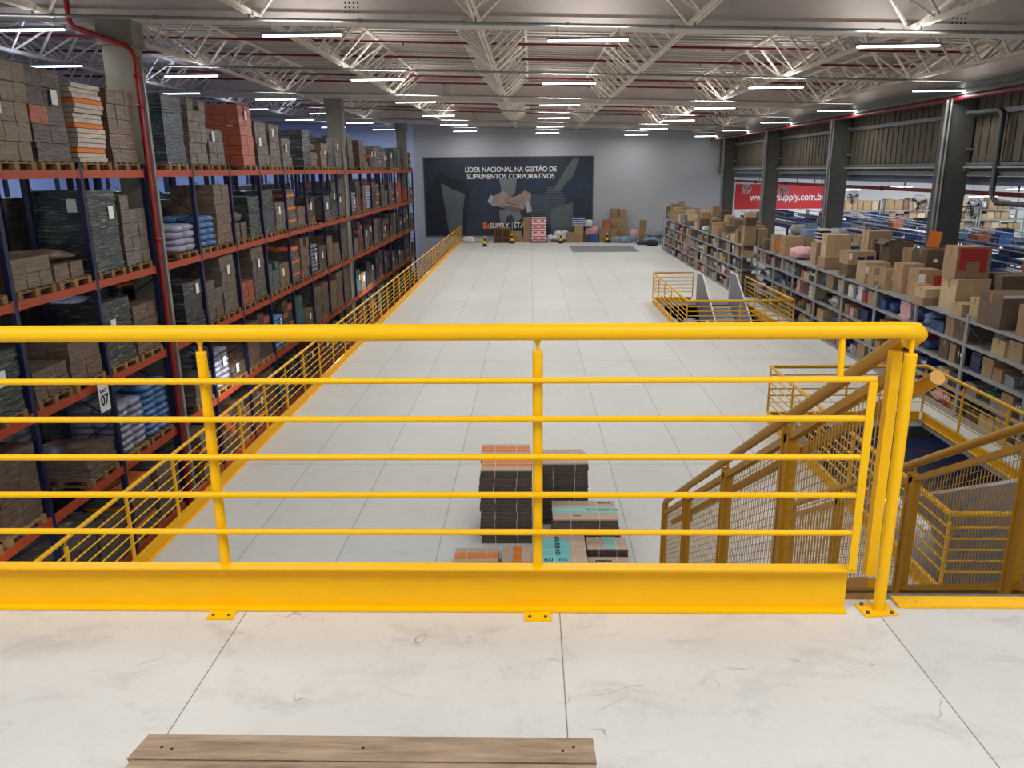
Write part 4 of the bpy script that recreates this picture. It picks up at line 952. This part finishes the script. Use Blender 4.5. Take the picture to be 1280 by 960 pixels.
poly('map_shape',[(700,240),(708,228),(718,222),(726,210),(737,206),(737,250),(722,246),(712,247)],M1,2)
poly('shirt_front',[(624,224),(646,224),(644,240),(636,250),(628,244)],M7,2)
poly('shirt_front',[(624,262),(650,264),(652,272),(644,280),(640,268),(634,270),(628,286),(624,272)],M7,2)
poly('cuff',[(613,243),(622,248),(618,258),(609,252)],M5,3)
poly('cuff',[(662,250),(665,264),(659,266),(655,252)],M5,3)
poly('forearm',[(618,244),(626,240),(640,250),(656,256),(655,261),(640,262),(624,258),(613,254)],M4,4)
poly('forearm',[(632,248),(648,244),(656,238),(664,242),(663,252),(650,256),(640,256)],M4,5)
poly('hand',[(621,243),(628,238),(636,242),(634,250),(626,252)],M4,5)
poly('fingers',[(628,256),(640,258),(652,260),(650,264),(640,264),(630,261)],M6,6)
poly('finger_shadow',[(634,252),(650,257),(650,258),(634,254)],M6,6)
dt=MB()
for i in range(34):
    for j in range(24):
        px=663+i*1.35; py=233+j*2.0; 
        if px>706 and j<8: continue
        q=.40; dt.add([(mx(px-q),-.003,mz(py+q)),(mx(px+q),-.003,mz(py+q)),(mx(px+q),-.003,mz(py-q)),(mx(px-q),-.003,mz(py-q))],[(0,1,2,3)])
dt.build('dot_pattern',M10,root)
R0=(PI/2,0,0)
text('LÍDER NACIONAL NA GESTÃO DE',.475,M9,root,(mx(638.5),-.03,mz(212.6)),R0,bold=.006,sx=.89)
text('SUPRIMENTOS CORPORATIVOS',.475,M9,root,(mx(638.5),-.03,mz(221)),R0,bold=.006,sx=.92)
text('Br',.60,M8,root,(mx(607.8),-.03,mz(281.5)),R0,bold=.02); text('SUPPLY.',.50,M9,root,(mx(624.5),-.03,mz(281.8)),R0,bold=.012,sx=.84); text('STAPLES',.56,M9,root,(mx(656.8),-.03,mz(281.5)),R0,bold=.012,sx=.84)
pq=MB(); pq.box(mx(639.6),-.01,mz(287),mx(640.1),-.001,mz(277)); pq.build('divider_line',M9,root)
# red banner in the side hall
root=thing('wall_banner','red banner with white web address on the end wall of the side hall','banner',(14.45,57.46,-1.15))
mb=MB(); mb.box(0,0,0,7.2,.03,1.72); mb.build('panel',mat('banner_red',srgb(206,42,48),.5,noise=(.5,.1)),root)
text('www.brsupply.com.br',.70,M9,root,(3.66,-.01,.80),R0,bold=.012,sx=.84)
mb=MB(); mb.box(0,0,-.55,7.2,.03,-.01); mb.build('white_strip',WHITE,root)
# ------------------------------------------------------------------ goods along the far wall
G='goods stacked along the far wall'
def fw(x0,x1,y,z0,z1,lab,colour='brown',d=.6,**k): return carton(((x0+x1)/2,y+d/2,LZ+z0+.002),(x1-x0,d,z1-z0-.004),lab,colour,group=G,**k)
for i,(x,y) in enumerate([(-3.12,53.2),(-1.36,55.3),(2.04,55.1),(5.25,55.3)]):
    mb=MB(); mb.box(-.19,-.19,0,.19,.19,.04,1); mb.lathe([(.15,.04),(.12,.20)],14,m=1); mb.lathe([(.12,.20),(.085,.38)],14,m=0); mb.lathe([(.085,.38),(.055,.54)],14,m=1); mb.lathe([(.055,.54),(.03,.68),(0,.69)],14,m=0)
    thing('traffic_cone','black and yellow banded traffic cone '+['standing alone out on the floor','beside the dark pallet stack','between the red and white packs and the cartons','before the big brown carton stack'][i],'cone',(x,y,LZ),data=mb.mesh('traffic_cone',[YELLOW,DARK]),group='traffic cones')
for i in range(7):
    thing('wooden_pallet','dark wooden pallet in the pile below the mural, '+('topmost' if i==6 else ORD[7-i]+' from the top'),'pallet',(-2.08+.03*(i%3),56.2,LZ+.142*i+.001),rz=.02*(i%2),group='pallets piled below the mural',data=PALLET2)
fw(-1.50,-.62,56.1,0,.42,'low brown carton beside the dark pallet stack'); fw(-1.5,-.7,56.1,.42,.75,'second brown carton on the low one beside the pallets')
fw(-.56,-.02,56.2,0,.85,'brown carton under another behind the red and white packs'); fw(-.56,-.02,56.2,.85,1.72,'upper brown carton behind the red and white packs')
PK=MB(); PK.box(-.25,-.3,0,.25,.3,.40); 
for z in (.07,.30): PK.box(-.252,-.302,z-.03,.252,-.299,z+.05,1)
PK.box(-.16,-.303,.14,.12,-.299,.24,1); PKM=PK.mesh('pack',[WHITE,mat('pack_red',srgb(206,70,84),.5)])
for i in range(4):
    for j in range(2):
        thing('printed_pack','white pack with red print, %s layer from the floor, %s column'%(ORD[i+1],['inner','outer'][j]),'pack',(.02+.25+.515*j,56.0,LZ+.402*i+.12),data=PKM,group='red and white packs by the far wall')
thing('wooden_pallet','pallet under the red and white packs','pallet',(.52,56.0,LZ-.022+.0),data=PALLET2)
thing('wooden_pallet','pallet under the white bags','pallet',(2.0,56.2,LZ),data=PALLET2)
for i,(x,z,sx) in enumerate([(1.75,.145,.6),(2.3,.145,.55),(1.9,.42,.5),(2.35,.43,.5),(1.35,.145,.3)]): bag((x,56.1,LZ+z),(sx,.6,.36),'white','white plastic bag on the pallet, '+['beside the outer one','outer one','upper inner one','upper outer one','smallest one'][i],i+40,group=G)
fw(2.5,3.02,55.5,0,.62,'brown carton at the foot of the pile under blue packs'); fw(3.03,3.62,55.5,0,.55,'second brown carton at the foot of the pile under blue packs'); fw(3.0,3.62,55.5,.55,1.18,'brown carton in the middle of the pile under blue packs'); fw(2.45,2.98,55.6,.62,.70,'flat carton on the brown one beside the white bags')
for i in range(4): stack_of((3.0+.45*(i%2)+.05,55.85,LZ+1.18+.30*(i//2)),(.42,.5,.28),'white','blue and white pack above brown cartons, '+['lower inner','lower outer','upper inner','upper outer'][i],i,name='wrapped_pack',cat='pack',group=G,second='blue',n=4)
crate((4.35,55.6,LZ),(.62,.5,.58),'blue','blue crate standing below the pink bag',group=G)
fw(3.66,4.0,55.6,0,.5,'narrow dark carton beside the blue crate','dark brown')
bag((4.3,56.4,LZ+.0),(1.1,.7,1.05),'pink','pink and white sack behind the blue crate',61,group=G); bag((4.0,56.3,LZ+1.0),(.7,.6,.5),'white','white sack on the pink and white one',62,group=G)
fw(4.72,5.5,55.5,0,.95,'brown carton under the orange-red one'); fw(5.02,5.48,55.6,.95,1.5,'small orange-red carton on a brown one','dark brown',extra=face_patch(0,[(0,0,1,1,COL['orange'])],'y'))
fw(5.52,5.95,55.6,0,.9,'narrow carton beside the big stack')
for i in range(3): fw(5.55,6.75,56.3,.55*i,.55*(i+1),'wide brown carton of the big stack, '+['bottom','middle','top'][i],d=.9)
fw(5.62,6.12,56.5,1.66,2.25,'brown carton on the big stack, nearer the mural'); fw(6.2,6.7,56.5,1.66,2.22,'brown carton on the big stack, nearer the shelving')
for i,(x,y,sx,c) in enumerate([(5.9,55.4,.9,'grey'),(6.5,55.2,.8,'skyblue'),(7.0,55.5,.7,'grey'),(7.2,56.3,.6,'pink')]): bag((x,y,LZ),(sx,.6,.42 if i<3 else .8),c,c+' plastic bag before the big stack, '+ORD[i+1]+' from the mural side',70+i,group=G)
for i in range(3): fw(7.55,7.98,55.4,.5*i,.5*(i+1),'brown carton in the narrow tall pile, '+['bottom','middle','top'][i],d=.45)
for i,(x,y,z,sx,h) in enumerate([(8.2,54.2,0,1.2,.45),(8.5,54.6,.40,1.1,.4),(8.4,55.3,0,1.3,.9),(7.55,53.9,0,.9,.2),(8.0,52.9,0,.8,.35)]):
    c=['skyblue','grey','grey','black','black'][i]; bag((x,y,LZ+z),(sx,.8,h),c,c+' plastic sack in the heap beside the shelving end, '+['lower front','upper','rear','flat front','nearest'][i],80+i,group=G,amp=.12)
bag((-4.4,56.2,LZ),(1.0,.6,.42),'white','white bag on the floor beside the guard rail end',90,group=G); bag((-3.5,56.3,LZ),(.9,.5,.24),'beige','flat beige bag below the mural',91,group=G)
mb=MB(); mb.box(2.55,48.9,LZ+.001,6.65,52.9,LZ+.01); o=mb.build('floor_mat',mat('dark_mat',srgb(132,132,136),.6,noise=(2,.15))); o['label']='dark grey rectangular floor covering before the cartons'; o['category']='floor mat'
# ------------------------------------------------------------------ side hall: conveyors, fans, goods
def conveyor(x,z,y0,y1,label,wd=.8):
    root=thing('conveyor',label,'conveyor',(x,y0,LZ),group='blue conveyors in the side hall'); L=y1-y0; h=z-LZ
    for s in (-wd/2,wd/2):
        q=MB(); q.box(s-.03,0,h-.16,s+.03,L,h+.04); q.build('side_rail',CONVB,root)
        q=MB(); q.tube([(s,0,h+.28),(s,L,h+.28)],.025,6); 
        y=.3
        while y<L: q.tube([(s,y,h),(s,y,h+.28)],.012,4,smooth=False); y+=1.5
        q.build('guide_rail',GALV,root)
    q=MB(); y=.1
    while y<L: q.tube([(-wd/2+.03,y,h-.02),(wd/2-.03,y,h-.02)],.035,6); y+=.18
    q.build('roller_bed',GALV,root)
    y=.5
    while y<L:
        q=MB(); 
        for s in (-wd/2,wd/2): q.box(s-.03,y-.03,0,s+.03,y+.03,h-.16)
        q.box(-wd/2,y-.02,h*.5,wd/2,y+.02,h*.5+.05); q.build('leg_frame',CONVB,root); y+=2.6
CV=[(14.7,-1.45),(16.3,-1.35),(18.6,-1.35),(21.5,-1.5)]
for i,(x,z) in enumerate(CV):
    for j,(a,b) in enumerate(((18,31),(31.3,44),(44.3,55))):
        if i==3 and j==0: continue
        conveyor(x,z,a,b,'blue roller conveyor in the side hall, %s line from the shelving, %s stretch'%(ORD[i+1],['near','middle','far'][j]))
r=random.Random(9); n=0
for i,(x,z) in enumerate(CV):
    y=19.
    m_=0
    while y<54:
        m_+=1
        if r.random()<.75:
            c=r.choice(['blue','blue','navy','skyblue','orange','white']); key=('cv',i,m_)
            lab='%s tote on the %s conveyor line from the shelving, %s place from the camera'%(c,ORD[i+1],ORD[m_])
            crate((x,y+.3,z+.02),(.5,.6,r.uniform(.22,.4)),c,lab,group='totes on the conveyors',key=key)
        y+=r.uniform(1.2,2.6)
FAND=mat('fan_black',srgb(28,28,32),.4); FANW=mat('fan_guard_white',srgb(206,208,216),.4)
def fan(x,y,z,rz,label):
    root=thing('wall_fan',label,'fan',(x,y,z),rz); root.scale=(.72,.72,.72)
    q=MB(); q.tube([(0,0,0),(0,-.45,0)],.03,6); q.build('arm',FAND,root)
    q=MB(); q.lathe([(0,-.30),(.09,-.32),(.10,-.48),(0,-.50)],12,axis='Y'); q.build('motor',FAND,root)
    q=MB()
    for k in range(3):
        a=k*2*PI/3+.4; c,s=math.cos(a),math.sin(a); px,pz=-s,c
        q.add([(c*.06-px*.04,-.56,s*.06-pz*.04),(c*.34-px*.10,-.52,s*.34-pz*.10),(c*.36+px*.08,-.60,s*.36+pz*.08),(c*.06+px*.04,-.58,s*.06+pz*.04)],[(0,1,2,3)])
    q.build('blade',FAND,root)
    q=MB()
    for rr_ in (.14,.27,.40):
        for yy in ((-.50,-.66) if rr_<.4 else (-.58,)): q.tube([(rr_*math.cos(2*PI*j/20),yy,rr_*math.sin(2*PI*j/20)) for j in range(21)],.010 if rr_<.4 else .018,5,caps=False)
    for j in range(16):
        a=2*PI*j/16; q.tube([(.05*math.cos(a),-.68,.05*math.sin(a)),(.27*math.cos(a),-.66,.27*math.sin(a)),(.40*math.cos(a),-.58,.40*math.sin(a)),(.27*math.cos(a),-.50,.27*math.sin(a))],.006,4,smooth=False)
    q.build('guard_cage',FANW,root)
for i,(x,y,nm) in enumerate([(13.42,25.3,'caged wall fan beside the column nearest the camera'),(13.42,34.6,'caged wall fan beside the column right of the banner lettering'),(13.42,44.0,'caged wall fan beside the column cutting through the banner'),(13.45,28.2,'caged fan in the opening just left of the nearest column'),(13.45,50.4,'caged fan in front of the start of the banner lettering')]):
    fan(x,y,EYE-1.22,[.25,.25,.25,-.5,-.5][i],nm)
# far shelving and goods of the side hall
for i in range(4):
    q0=20.8+i*3.2
    root=thing('goods_rack','grey goods rack at the end wall of the side hall, %s from the banner'%ORD[i+1],'rack',(q0,55.0,LZ),group='goods racks at the end of the side hall')
    for x in (0,3.0):
        for y in (0,1.0): MB().box(x-.04,y-.04,0,x+.04,y+.04,2.7).build('upright',GALV,root)
    for z in (.15,.75,1.42,2.08): MB().box(0,-.02,z-.1,3.0,1.02,z).build('shelf',GALV,root)
    r=random.Random(i+300); m_=0
    for li,z in enumerate((.75,1.42,2.08)):
        x=.08
        while x<2.6:
            wd=r.uniform(.32,.62); m_+=1; hh=r.uniform(.32,.55)+(.25 if li==2 else 0); c=r.choice(['brown','brown','pale brown','dark brown'])
            key=('gr',i,li,m_); lab='%s carton, %s level, %s goods rack from the banner, %s along'%(c,['low','middle','top'][li],ORD[i+1],ORD[m_])
            if x+wd>2.92: break
            if r.random()<.2: bag((q0+x+wd/2,55.5,LZ+z+.002),(wd*.9,.7,hh*.8),r.choice(['mint','white','red','skyblue']),'bag among the cartons, %s level, %s goods rack from the banner, %s along'%(['low','middle','top'][li],ORD[i+1],ORD[m_]),hash_(key),group='goods on the side hall racks',key=key)
            else: carton((q0+x+wd/2,55.5,LZ+z+.002),(wd-.05,.8,hh),lab,c,group='goods on the side hall racks',key=key)
            x+=wd
for i,(x,y,z) in enumerate([(19.4,50,.30),(22.5,50,.45),(24.9,45,.02),(27.6,46,.10),(31.0,52,.20)]):
    t=link('linear_lamp',BODY,None,(x,y,z),label='white linear lamp hanging low in the side hall, '+['nearest the red banner','second from the red banner','behind the nearest column','over the conveyors beyond the nearest column','farthest from the red banner'][i],cat='lamp',group='lamps of the side hall')
    link('diffuser',DIF,t); q=MB()
    for a in (-.6,.6): q.tube([(a,0,.07),(a,0,1.74-z)],.006,4)
    q.build('hanger',DARK,t)
# goods glimpsed on the ground floor through the openings
for i,(x,y,z0,h) in enumerate([(5.2,28.9,GZ,3.25),(5.93,29.0,GZ,3.2),(5.25,14.5,GZ,3.45)]):
    q=MB(); 
    for k in range(4): q.blob((0,0,k*h/4),(.62,.8,h/4*1.06),random.Random(i*9+k),e=.5,amp=.05)
    thing('wrapped_bale','pale blue bale stack on the ground floor below, '+['nearer the long guard rail','nearer the grey stairs','seen through the opening nearest the camera'][i],'bale',(x,y,z0),data=q.mesh('wrapped_bale',COL['skyblue']),group='pale blue bales below the floor openings')
dups=[k for k,v in LABELS.items() if len(v)>1]
print('DUPLABELS',len(dups),dups[:5]); print('NOBJ',len(bpy.data.objects))

if 'keep_keys' not in bpy.app.driver_namespace:
    for o in bpy.data.objects:
        if 'k' in o: del o['k']
